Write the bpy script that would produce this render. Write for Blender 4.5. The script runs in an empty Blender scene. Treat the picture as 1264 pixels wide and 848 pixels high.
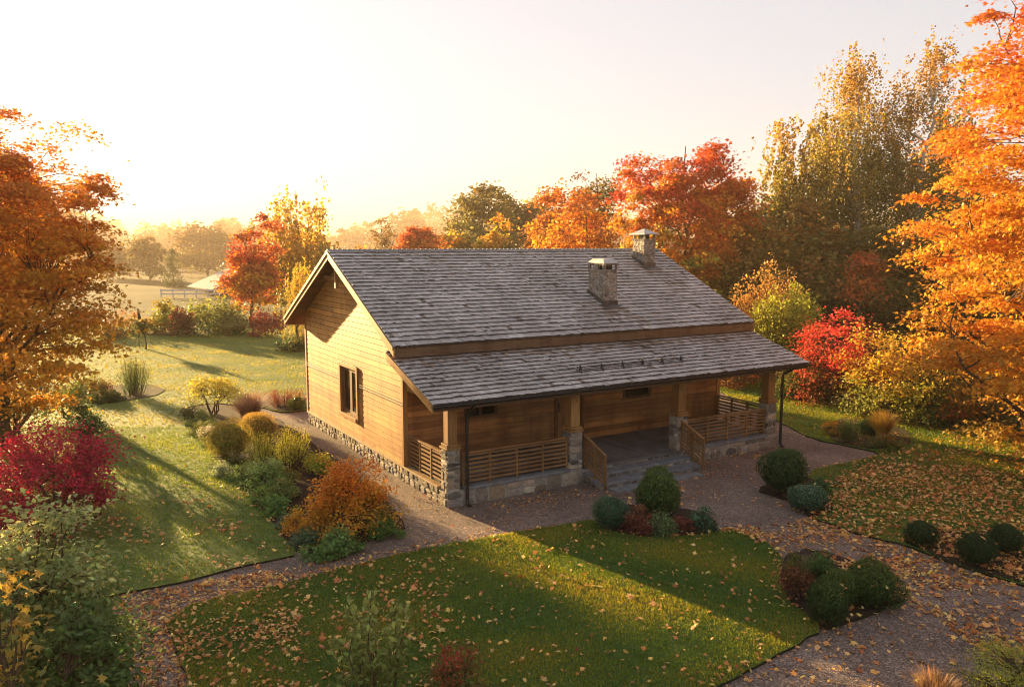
import bpy, math, random
import numpy as np
from mathutils import Vector, Matrix

# ------------------------------------------------------------------ camera, sky, sun
scene = bpy.context.scene
COL = scene.collection
CAM_H = 6.2313
PITCH = math.radians(6.985)
FPX = 992.4                       # focal length in photo pixels (photo is 1264 x 848)
SUN_AZ, SUN_EL = 41.5, 8.0        # degrees left of the view direction, degrees above the horizon

cam_d = bpy.data.cameras.new("camera")
cam = bpy.data.objects.new("camera", cam_d)
COL.objects.link(cam)
cam.location = (0, 0, CAM_H)
cam.rotation_euler = (math.pi/2 - PITCH, 0, 0)
cam_d.sensor_width = 36.0
cam_d.lens = FPX*36.0/1264.0
cam_d.clip_start = 0.1
cam_d.clip_end = 5000
scene.camera = cam

world = bpy.data.worlds.new("World")
scene.world = world
world.use_nodes = True
wn = world.node_tree
wn.nodes.clear()
sky = wn.nodes.new("ShaderNodeTexSky")
sky.sky_type = 'NISHITA'
sky.sun_disc = False
sky.sun_elevation = math.radians(SUN_EL)
sky.sun_rotation = math.radians(-SUN_AZ)
sky.air_density = 1.0
sky.dust_density = 2.0
sky.ozone_density = 1.0
bg = wn.nodes.new("ShaderNodeBackground")
bg.inputs['Strength'].default_value = 0.106
wo = wn.nodes.new("ShaderNodeOutputWorld")
hsv = wn.nodes.new("ShaderNodeHueSaturation")
hsv.inputs['Saturation'].default_value = 0.72
soft = wn.nodes.new("ShaderNodeGamma")          # evens out the brightness of the dome
soft.inputs['Gamma'].default_value = 0.29
wn.links.new(sky.outputs[0], hsv.inputs['Color'])
wn.links.new(hsv.outputs[0], soft.inputs['Color'])
tint = wn.nodes.new("ShaderNodeMix"); tint.data_type = 'RGBA'; tint.blend_type = 'MULTIPLY'
tint.inputs[0].default_value = 1.0
tint.inputs[7].default_value = (1.01, .985, 1.03, 1)
wn.links.new(soft.outputs[0], tint.inputs[6])
wn.links.new(tint.outputs[2], bg.inputs[0])
wn.links.new(bg.outputs[0], wo.inputs[0])

sun_d = bpy.data.lights.new("sun", 'SUN')
sun_d.energy = 5.0
sun_d.angle = math.radians(0.6)
sun_d.color = (1.0, 0.67, 0.29)
sun = bpy.data.objects.new("sun", sun_d)
COL.objects.link(sun)
SDIR = Vector((-math.sin(math.radians(SUN_AZ))*math.cos(math.radians(SUN_EL)),
               math.cos(math.radians(SUN_AZ))*math.cos(math.radians(SUN_EL)),
               math.sin(math.radians(SUN_EL))))
sun.rotation_euler = (-SDIR).to_track_quat('-Z', 'Y').to_euler()
sun.location = SDIR*60

scene.view_settings.view_transform = 'Standard'
scene.view_settings.look = 'None'
scene.view_settings.exposure = 2.5
scene.view_settings.gamma = 1.0
try:
    scene.cycles.use_denoising = True
    scene.cycles.denoiser = 'OPENIMAGEDENOISE'
    scene.cycles.denoising_prefilter = 'ACCURATE'
    scene.cycles.filter_width = 1.05
    scene.cycles.max_bounces = 7
    scene.cycles.diffuse_bounces = 3
    scene.cycles.transmission_bounces = 5
    scene.cycles.transparent_max_bounces = 6
    scene.cycles.volume_bounces = 1
    scene.cycles.sample_clamp_indirect = 6.0
except Exception:
    pass

# ------------------------------------------------------------------ helpers
def G(px, py, z=0.0):
    """where on the ground the point of the photograph lies"""
    x = (px-632)/FPX; y = -(py-424)/FPX
    c, s = math.cos(PITCH), math.sin(PITCH)
    d = (x, c+y*s, -s+y*c)
    t = (z-CAM_H)/d[2]
    return (d[0]*t, d[1]*t)

def depth(x, y):
    return y*math.cos(PITCH)+CAM_H*math.sin(PITCH)

def at(px, d):
    """ground point at distance d in the direction of photo column px"""
    return ((px-632)/FPX*d/math.cos(PITCH)*0.995, d)

def tag(o, label=None, cat=None, group=None, kind=None):
    if label: o['label'] = label
    if cat: o['category'] = cat
    if group: o['group'] = group
    if kind: o['kind'] = kind
    return o

def empty(name, loc, rz=0):
    o = bpy.data.objects.new(name, None)
    COL.objects.link(o)
    o.location = loc
    o.rotation_euler = (0, 0, rz)
    o.empty_display_size = 0.2
    return o

def np_mesh(name, co, loops, starts, mat, parent=None, col=None, smooth=False):
    me = bpy.data.meshes.new(name)
    n = len(co)
    me.vertices.add(n)
    me.vertices.foreach_set('co', np.ascontiguousarray(co, dtype=np.float32).ravel())
    me.loops.add(len(loops))
    me.loops.foreach_set('vertex_index', np.ascontiguousarray(loops, dtype=np.int32))
    me.polygons.add(len(starts))
    me.polygons.foreach_set('loop_start', np.ascontiguousarray(starts, dtype=np.int32))
    me.polygons.foreach_set('use_smooth', np.full(len(starts), bool(smooth)))
    me.update(calc_edges=True)
    if col is not None:
        a = me.attributes.new('col', 'FLOAT_COLOR', 'FACE')
        c = np.ones((len(starts), 4), dtype=np.float32)
        c[:, :3] = col
        a.data.foreach_set('color', c.ravel())
    me.materials.append(mat)
    o = bpy.data.objects.new(name, me)
    COL.objects.link(o)
    if parent is not None: o.parent = parent
    return o

class MB:
    def __init__(self):
        self.v = []; self.f = []; self.c = []
    def face(self, pts, col=(1, 1, 1)):
        b = len(self.v); self.v += [tuple(p) for p in pts]
        self.f.append(list(range(b, b+len(pts)))); self.c.append(col)
    def hexa(self, p, col=(1, 1, 1)):
        """p: 8 points, bottom ring 0-3, top ring 4-7"""
        b = len(self.v); self.v += [tuple(q) for q in p]
        for f in ((3, 2, 1, 0), (4, 5, 6, 7), (0, 1, 5, 4), (1, 2, 6, 5), (2, 3, 7, 6), (3, 0, 4, 7)):
            self.f.append([b+i for i in f]); self.c.append(col)
    def box(self, x0, x1, y0, y1, z0, z1, col=(1, 1, 1)):
        self.hexa([(x0, y0, z0), (x1, y0, z0), (x1, y1, z0), (x0, y1, z0),
                   (x0, y0, z1), (x1, y0, z1), (x1, y1, z1), (x0, y1, z1)], col)
    def beam(self, a, b, w, h, up=(0, 0, 1), col=(1, 1, 1)):
        """box from a to b, w across, h along up"""
        a = Vector(a); b = Vector(b); d = (b-a).normalized(); up = Vector(up)
        s = d.cross(up).normalized(); u = s.cross(d).normalized()
        s *= w/2; u *= h/2
        self.hexa([a-s-u, a+s-u, b+s-u, b-s-u, a-s+u, a+s+u, b+s+u, b-s+u], col)
    def tube(self, pts, rad, n=6, col=(1, 1, 1), caps=True):
        pts = [Vector(p) for p in pts]
        if not hasattr(rad, '__len__'): rad = [rad]*len(pts)
        b = len(self.v)
        ref = Vector((0.31, 0.17, 0.93)) if abs((pts[-1]-pts[0]).normalized().z) < .9 else Vector((1, .1, 0))
        for i, p in enumerate(pts):
            d = (pts[min(i+1, len(pts)-1)]-pts[max(i-1, 0)]).normalized()
            s = d.cross(ref).normalized(); t = d.cross(s)
            for k in range(n):
                a = 2*math.pi*k/n
                self.v.append(tuple(p+(s*math.cos(a)+t*math.sin(a))*rad[i]))
        for i in range(len(pts)-1):
            for k in range(n):
                k2 = (k+1) % n
                self.f.append([b+i*n+k, b+i*n+k2, b+(i+1)*n+k2, b+(i+1)*n+k]); self.c.append(col)
        if caps:
            self.f.append([b+k for k in range(n)][::-1]); self.c.append(col)
            self.f.append([b+(len(pts)-1)*n+k for k in range(n)]); self.c.append(col)
    def build(self, name, mat, parent=None, smooth=False, bevel=0):
        lens = np.array([len(f) for f in self.f])
        loops = np.concatenate([np.array(f) for f in self.f])
        starts = np.concatenate([[0], np.cumsum(lens)[:-1]])
        o = np_mesh(name, np.array(self.v), loops, starts, mat, parent, np.array(self.c), smooth)
        if bevel:
            m = o.modifiers.new('bevel', 'BEVEL'); m.width = bevel; m.segments = 2; m.limit_method = 'ANGLE'
        return o

# ------------------------------------------------------------------ materials
class NT:
    def __init__(self, name):
        self.m = bpy.data.materials.new(name)
        self.m.use_nodes = True
        self.t = self.m.node_tree
        self.t.nodes.clear()
        self.out = self.n('ShaderNodeOutputMaterial')
    def n(self, typ, **kw):
        nd = self.t.nodes.new(typ)
        for k, v in kw.items():
            setattr(nd, k, v)
        return nd
    def l(self, a, b): self.t.links.new(a, b)
    def val(self, sock, v):
        if hasattr(v, 'is_output') or isinstance(v, bpy.types.NodeSocket): self.l(v, sock)
        else: sock.default_value = v
    def coord(self, scale=(1, 1, 1), kind='Object', rot=(0, 0, 0)):
        tc = self.n('ShaderNodeTexCoord'); mp = self.n('ShaderNodeMapping')
        mp.inputs['Scale'].default_value = scale
        mp.inputs['Rotation'].default_value = rot
        self.l(tc.outputs[kind], mp.inputs[0]); return mp.outputs[0]
    def noise(self, vec, scale, detail=4, rough=.55, dist=0):
        nd = self.n('ShaderNodeTexNoise'); self.l(vec, nd.inputs['Vector'])
        nd.inputs['Scale'].default_value = scale; nd.inputs['Detail'].default_value = detail
        nd.inputs['Roughness'].default_value = rough; nd.inputs['Distortion'].default_value = dist
        return nd.outputs[0]
    def vor(self, vec, scale, feature='F1', out=0):
        nd = self.n('ShaderNodeTexVoronoi', feature=feature); self.l(vec, nd.inputs['Vector'])
        nd.inputs['Scale'].default_value = scale
        return nd.outputs[out]
    def ramp(self, fac, stops):
        nd = self.n('ShaderNodeValToRGB'); self.l(fac, nd.inputs[0])
        cr = nd.color_ramp
        while len(cr.elements) < len(stops): cr.elements.new(.5)
        for e, (p, c) in zip(cr.elements, stops):
            e.position = p; e.color = (*c, 1) if len(c) == 3 else c
        return nd.outputs[0]
    def mix(self, fac, a, b, mode='MIX'):
        nd = self.n('ShaderNodeMix', data_type='RGBA', blend_type=mode)
        self.val(nd.inputs[0], fac)
        for s, v in ((nd.inputs[6], a), (nd.inputs[7], b)):
            if isinstance(v, tuple): s.default_value = (*v, 1) if len(v) == 3 else v
            else: self.l(v, s)
        return nd.outputs[2]
    def attr(self, name='col'):
        nd = self.n('ShaderNodeAttribute'); nd.attribute_name = name; return nd.outputs[0]
    def bump(self, h, strength=.4, dist=.02):
        nd = self.n('ShaderNodeBump'); nd.inputs['Strength'].default_value = strength
        nd.inputs['Distance'].default_value = dist; self.l(h, nd.inputs['Height']); return nd.outputs[0]
    def pbr(self, col, rough=.6, bump=None, spec=.4, metal=0):
        p = self.n('ShaderNodeBsdfPrincipled')
        if isinstance(col, tuple): p.inputs['Base Color'].default_value = (*col, 1)
        else: self.l(col, p.inputs['Base Color'])
        self.val(p.inputs['Roughness'], rough)
        p.inputs['Specular IOR Level'].default_value = spec
        p.inputs['Metallic'].default_value = metal
        if bump is not None: self.l(bump, p.inputs['Normal'])
        self.p = p
        return p.outputs[0]
    def done(self, sh):
        self.l(sh, self.out.inputs[0]); return self.m

def leaf_material(name, trans, rough=.5, spec=.2, boost=1.25):
    k = NT(name)
    c = k.attr()
    d = k.pbr(c, rough, None, spec)
    tr = k.n('ShaderNodeBsdfTranslucent')
    k.l(k.mix(1.0, c, boost if isinstance(boost, tuple) else (boost, boost*.97, boost*.85), 'MULTIPLY'), tr.inputs[0])
    ms = k.n('ShaderNodeMixShader'); ms.inputs[0].default_value = trans
    k.l(d, ms.inputs[1]); k.l(tr.outputs[0], ms.inputs[2])
    return k.done(ms.outputs[0])

M = {}
M['leaf'] = leaf_material('autumn_leaf', .4)
M['leaf_dense'] = leaf_material('evergreen_leaf', .25, .5)
M['blade'] = leaf_material('grass_blade', .5, .5, .25, (2.6, 1.8, .5))
M['reed'] = leaf_material('reed_blade', .4, .5, .25, 1.1)
M['litter'] = leaf_material('dry_leaf', .2, .5, .4, 1.0)

def m_bark(name, a, b, sc=(6, 6, 1.2)):
    k = NT(name); v = k.coord(sc)
    n = k.noise(v, 3, 6, .65)
    return k.done(k.pbr(k.ramp(n, [(.3, a), (.7, b)]), .85, k.bump(n, .8, .03), .2))
M['bark'] = m_bark('bark', (.035, .025, .018), (.12, .09, .065))
M['stem'] = m_bark('stem', (.05, .032, .02), (.13, .085, .05))
k = NT('birch_bark'); v = k.coord((1, 1, 5))
n = k.noise(v, 2.2, 5, .7)
M['birch'] = k.done(k.pbr(k.ramp(n, [(.36, (.03, .028, .025)), (.47, (.45, .43, .40)), (.8, (.62, .60, .56))]), .7, k.bump(n, .3), .3))

def m_wood(name, axis, tint=(1, 1, 1), dark=.55, rough=.55):
    k = NT(name)
    sc = [22, 22, 22]; sc[axis] = 1.1
    v = k.coord(tuple(sc))
    n = k.noise(v, 1.0, 5, .6, .6)
    v2 = k.coord((1, 1, 1)); big = k.noise(v2, .9, 3)
    sck = [5, 5, 5]; sck[axis] = 2.2
    knots = k.vor(k.coord(tuple(sck)), 1.0)
    kn = k.ramp(knots, [(.05, (.45, .33, .25)), (.12, (1, 1, 1))])
    grain = k.ramp(n, [(.3, tuple(dark*t for t in tint)), (.65, tint)])
    c = k.mix(1.0, k.attr(), grain, 'MULTIPLY')
    c = k.mix(1.0, c, kn, 'MULTIPLY')
    c = k.mix(1.0, c, k.ramp(big, [(.3, (.8, .76, .72)), (.7, (1.08, 1.05, 1))]), 'MULTIPLY')
    st = k.noise(k.coord((1.2, 1.2, .25)), 2.2, 5, .65)
    c = k.mix(1.0, c, k.ramp(st, [(.34, (.70, .62, .55)), (.55, (1, 1, 1))]), 'MULTIPLY')
    return k.done(k.pbr(c, rough, k.bump(n, .10, .002), .3))
M['wood_x'] = m_wood('timber_along_house', 0)
M['wood_y'] = m_wood('timber_along_gable', 1)
M['wood_z'] = m_wood('timber_upright', 2)

k = NT('wooden_shingle')
v = k.coord((1, 1, 1)); fine = k.noise(k.coord((60, 4, 4)), 1.0, 4, .65); big = k.noise(v, .7, 4, .6)
c = k.mix(1.0, k.attr(), k.ramp(fine, [(.25, (.74, .72, .71)), (.7, (1.08, 1.07, 1.06))]), 'MULTIPLY')
c = k.mix(1.0, c, k.ramp(big, [(.32, (.72, .68, .66)), (.62, (1.08, 1.06, 1.06))]), 'MULTIPLY')
M['shingle'] = k.done(k.pbr(c, .52, k.bump(fine, .4, .008), .5))

k = NT('field_stone')
v = k.coord(); n = k.noise(v, 9, 6, .65); n2 = k.noise(v, 45, 4, .6)
c = k.mix(1.0, k.attr(), k.ramp(n, [(.3, (.62, .58, .54)), (.7, (1.15, 1.12, 1.08))]), 'MULTIPLY')
h = k.mix(.4, n, n2)
M['stone'] = k.done(k.pbr(c, .8, k.bump(h, .6, .03), .3))
k = NT('mortar'); v = k.coord(); n = k.noise(v, 30, 5, .6)
M['mortar'] = k.done(k.pbr(k.ramp(n, [(.3, (.24, .215, .18)), (.7, (.38, .345, .295))]), .9, k.bump(n, .5, .01), .2))
k = NT('stone_slab'); v = k.coord(); n = k.noise(v, 4, 7, .65)
M['slab'] = k.done(k.pbr(k.ramp(n, [(.3, (.10, .105, .11)), (.7, (.23, .235, .24))]), .7, k.bump(n, .5, .02), .35))
k = NT('rubble_render')
v = k.coord(); e = k.vor(v, 7.5, 'DISTANCE_TO_EDGE'); cc = k.vor(v, 7.5, 'F1', 1); n = k.noise(v, 25, 5)
sep = k.n('ShaderNodeSeparateColor'); k.l(cc, sep.inputs[0])
stc = k.ramp(sep.outputs[0], [(0, (.15, .12, .10)), (.5, (.30, .25, .20)), (1, (.42, .37, .31))])
c = k.mix(k.ramp(e, [(.03, (1, 1, 1)), (.09, (0, 0, 0))]), stc, (.30, .27, .235))
c = k.mix(1.0, c, k.ramp(n, [(.3, (.7, .7, .7)), (.7, (1.1, 1.1, 1.1))]), 'MULTIPLY')
M['rubble'] = k.done(k.pbr(c, .85, k.bump(k.ramp(e, [(0, (0, 0, 0)), (.15, (1, 1, 1))]), .8, .04), .25))
k = NT('dark_metal'); M['metal'] = k.done(k.pbr((.028, .024, .022), .38, None, .5, .3))
k = NT('lead_flashing'); v = k.coord(); n = k.noise(v, 6, 4)
M['lead'] = k.done(k.pbr(k.ramp(n, [(.3, (.05, .048, .048)), (.7, (.10, .095, .09))]), .5, None, .5, .4))
k = NT('zinc_cap'); v = k.coord(); n = k.noise(v, 5, 4)
M['zinc'] = k.done(k.pbr(k.ramp(n, [(.3, (.34, .32, .30)), (.7, (.50, .48, .45))]), .5, None, .4, .2))
k = NT('soot_and_unlit_room'); M['soot_and_unlit_room'] = k.done(k.pbr((.012, .011, .01), .9, None, .2))  # soot in the flues; also paints the dark of rooms behind boards and window
k = NT('window_glass')
g_ = k.n('ShaderNodeBsdfGlossy'); g_.inputs['Roughness'].default_value = .03
t_ = k.n('ShaderNodeBsdfTransparent'); lw = k.n('ShaderNodeLayerWeight'); lw.inputs[0].default_value = .5
ms = k.n('ShaderNodeMixShader'); k.l(lw.outputs['Fresnel'], ms.inputs[0]); k.l(t_.outputs[0], ms.inputs[1]); k.l(g_.outputs[0], ms.inputs[2])
M['glass'] = k.done(ms.outputs[0])
k = NT('linen'); v = k.coord((1, 30, 1)); n = k.noise(v, 1, 3); M['linen'] = k.done(k.pbr(k.ramp(n, [(.3, (.45, .41, .35)), (.7, (.75, .70, .62))]), .9, k.bump(n, .6, .02), .1))

k = NT('decking'); v = k.coord((1, 1, 1)); n = k.noise(k.coord((30, 1.5, 20)), 1, 5, .6); st = k.noise(v, 2.5, 4)
c = k.mix(1.0, k.attr(), k.ramp(n, [(.3, (.6, .6, .6)), (.7, (1.1, 1.1, 1.1))]), 'MULTIPLY')
c = k.mix(1.0, c, k.ramp(st, [(.35, (.7, .7, .72)), (.6, (1.1, 1.1, 1.1))]), 'MULTIPLY')
M['deck'] = k.done(k.pbr(c, .5, k.bump(n, .3, .006), .4))

# ground materials
k = NT('gravel')
v = k.coord(); cells = k.vor(v, 48, 'F1', 1); sep = k.n('ShaderNodeSeparateColor'); k.l(cells, sep.inputs[0])
d1 = k.vor(v, 48); big = k.noise(v, .55, 4, .6); mid = k.noise(v, 6, 5, .7)
c = k.ramp(sep.outputs[0], [(0, (.085, .060, .048)), (.45, (.19, .14, .112)), (.8, (.27, .205, .168)), (1, (.44, .35, .30))])
c = k.mix(1.0, c, k.ramp(big, [(.3, (.62, .59, .57)), (.7, (1.16, 1.13, 1.10))]), 'MULTIPLY')
c = k.mix(1.0, c, k.ramp(mid, [(.3, (.75, .75, .75)), (.7, (1.15, 1.15, 1.15))]), 'MULTIPLY')
M['gravel'] = k.done(k.pbr(c, .85, k.bump(k.mix(.5, d1, mid), .9, .035), .25))

def m_lawn(name, lo, hi, pale, amt):
    k = NT(name); v = k.coord()
    a = k.noise(v, 55, 4, .7); b = k.noise(v, .45, 5, .6); b2 = k.noise(v, 3.5, 5, .65)
    c = k.ramp(a, [(.3, lo), (.7, hi)])
    c = k.mix(k.ramp(b, [(.38, (0, 0, 0)), (.68, (amt, amt, amt))]), c, pale)
    c = k.mix(1.0, c, k.ramp(b2, [(.3, (.66, .70, .6)), (.7, (1.18, 1.12, 1.1))]), 'MULTIPLY')
    return k.done(k.pbr(c, .7, k.bump(k.mix(.5, a, b2), .9, .06), .25))
M['lawn'] = m_lawn('lawn_turf', (.030, .080, .014), (.075, .155, .027), (.12, .17, .04), .5)
M['lawn_dew'] = m_lawn('dewy_turf', (.05, .10, .014), (.115, .185, .026), (.22, .24, .06), .6)
k = NT('meadow'); v = k.coord(); a = k.noise(v, .06, 6, .6); b = k.noise(v, 3, 5, .7)
c = k.ramp(a, [(.35, (.07, .075, .022)), (.65, (.19, .16, .07))])
c = k.mix(1.0, c, k.ramp(b, [(.3, (.7, .7, .7)), (.7, (1.15, 1.15, 1.15))]), 'MULTIPLY')
M['meadow'] = k.done(k.pbr(c, .9, k.bump(b, .8, .15), .15))
k = NT('mulch'); v = k.coord(); a = k.noise(v, 22, 6, .7); b = k.noise(v, 2, 3)
c = k.ramp(a, [(.3, (.014, .009, .006)), (.55, (.05, .03, .019)), (.75, (.12, .07, .04))])
M['mulch'] = k.done(k.pbr(c, .9, k.bump(a, 1, .05), .2))
k = NT('woodland_floor'); v = k.coord(); a = k.noise(v, 9, 6, .7); b = k.noise(v, .8, 4)
c = k.ramp(a, [(.3, (.02, .018, .008)), (.55, (.06, .045, .018)), (.75, (.16, .085, .03))])
M['floor'] = k.done(k.pbr(c, .9, k.bump(a, 1, .06), .2))
k = NT('soil_edge'); M['soil'] = k.done(k.pbr((.030, .024, .014), .95, None, .1))
k = NT('white_paint'); M['white'] = k.done(k.pbr((.6, .57, .52), .6))
k = NT('pale_metal_roof'); M['pale_roof'] = k.done(k.pbr((.26, .24, .22), .6, None, .5))
k = NT('far_wall'); M['far_wall'] = k.done(k.pbr((.14, .09, .06), .8))

# ------------------------------------------------------------------ leaf clouds
def tpl(kind):
    if kind == 'maple':
        p = [(0, -.45), (.10, -.12), (.42, -.22), (.30, .02), (.55, .22), (.24, .22), (.0, .62), (-.24, .22), (-.55, .22), (-.30, .02), (-.42, -.22), (-.10, -.12)]
        z = [-.02, 0, -.12, -.02, -.16, -.03, -.10, -.03, -.16, -.02, -.12, 0]
        fs = [list(range(12))]
    elif kind == 'oval':
        p = [(0, -.5), (.26, -.12), (.20, .25), (0, .5), (-.20, .25), (-.26, -.12)]
        z = [0, .07, .06, -.06, .06, .07]
        fs = [[0, 1, 2, 3], [0, 3, 4, 5]]
    elif kind == 'tuft':      # a little spray of three leaflets
        p = [(0, -.5), (.20, -.05), (0, .5), (-.20, -.05), (.06, -.2), (.52, .0), (.50, .28), (.22, .12), (-.06, -.2), (-.52, .0), (-.50, .28), (-.22, .12)]
        z = [0, .04, -.08, .04, 0, -.04, -.12, .03, 0, -.04, -.12, .03]
        fs = [[0, 1, 2, 3], [4, 5, 6, 7], [8, 11, 10, 9]]
    elif kind == 'lance':
        p = [(0, -.5), (.10, 0), (0, .5), (-.10, 0)]; z = [0, .02, -.05, .02]; fs = [[0, 1, 2, 3]]
    else:                     # quad
        p = [(0, -.5), (.38, 0), (0, .5), (-.38, 0)]; z = [0, .06, -.04, .06]; fs = [[0, 1, 2, 3]]
    return np.array([(a, b, c) for (a, b), c in zip(p, z)], float), fs

def leaf_mesh(name, pos, nrm, size, col, kind, mat, parent=None, rng=None, tang=None):
    pos = np.asarray(pos, float); N = len(pos)
    T, fs = tpl(kind)
    n = nrm/np.maximum(np.linalg.norm(nrm, axis=1, keepdims=True), 1e-6)
    r = rng.normal(size=(N, 3)) if tang is None else tang
    t = r-n*(r*n).sum(1, keepdims=True)
    t /= np.maximum(np.linalg.norm(t, axis=1, keepdims=True), 1e-6)
    b = np.cross(n, t)
    s = np.broadcast_to(size, (N,))[:, None, None]
    curl = rng.uniform(.4, 2.2, (N, 1, 1))
    co = pos[:, None, :]+s*(T[None, :, 0, None]*b[:, None, :]+T[None, :, 1, None]*t[:, None, :]+curl*T[None, :, 2, None]*n[:, None, :])
    nv = len(T)
    fl = np.concatenate([np.array(f) for f in fs]); lens = np.array([len(f) for f in fs])
    loops = (np.arange(N)[:, None]*nv+fl[None]).ravel()
    st0 = np.concatenate([[0], np.cumsum(lens)[:-1]])
    starts = (np.arange(N)[:, None]*len(fl)+st0[None]).ravel()
    cf = np.repeat(col, len(fs), axis=0)
    return np_mesh(name, co.reshape(-1, 3), loops, starts, mat, parent, cf)

def pal(palette, f, rng, jit=.22):
    """pick colours along a palette for f in 0..1, with leaf-to-leaf variation"""
    P = np.array(palette, float)
    f = np.clip(f, 0, 1)*(len(P)-1)
    i = np.minimum(f.astype(int), max(len(P)-2, 0)); w = (f-i)[:, None]
    c = P[i]*(1-w)+P[np.minimum(i+1, len(P)-1)]*w
    return np.clip(c*np.exp(rng.normal(0, jit, (len(c), 1)))*np.exp(rng.normal(0, .06, c.shape)), 0, .9)

def sph(rng, n):
    d = rng.normal(size=(n, 3)); return d/np.linalg.norm(d, axis=1, keepdims=True)

def curve_pts(a, b, rng, lift=.15, wob=.06, n=6):
    a = np.array(a); b = np.array(b); L = np.linalg.norm(b-a)
    t = np.linspace(0, 1, n)[:, None]
    p = a*(1-t)+b*t
    p[:, 2] += (np.sin(t[:, 0]*math.pi)*lift*L)
    w = rng.normal(0, wob*L, (n, 3)); w[0] = 0; w[-1] = 0
    return p+w*.6

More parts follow.
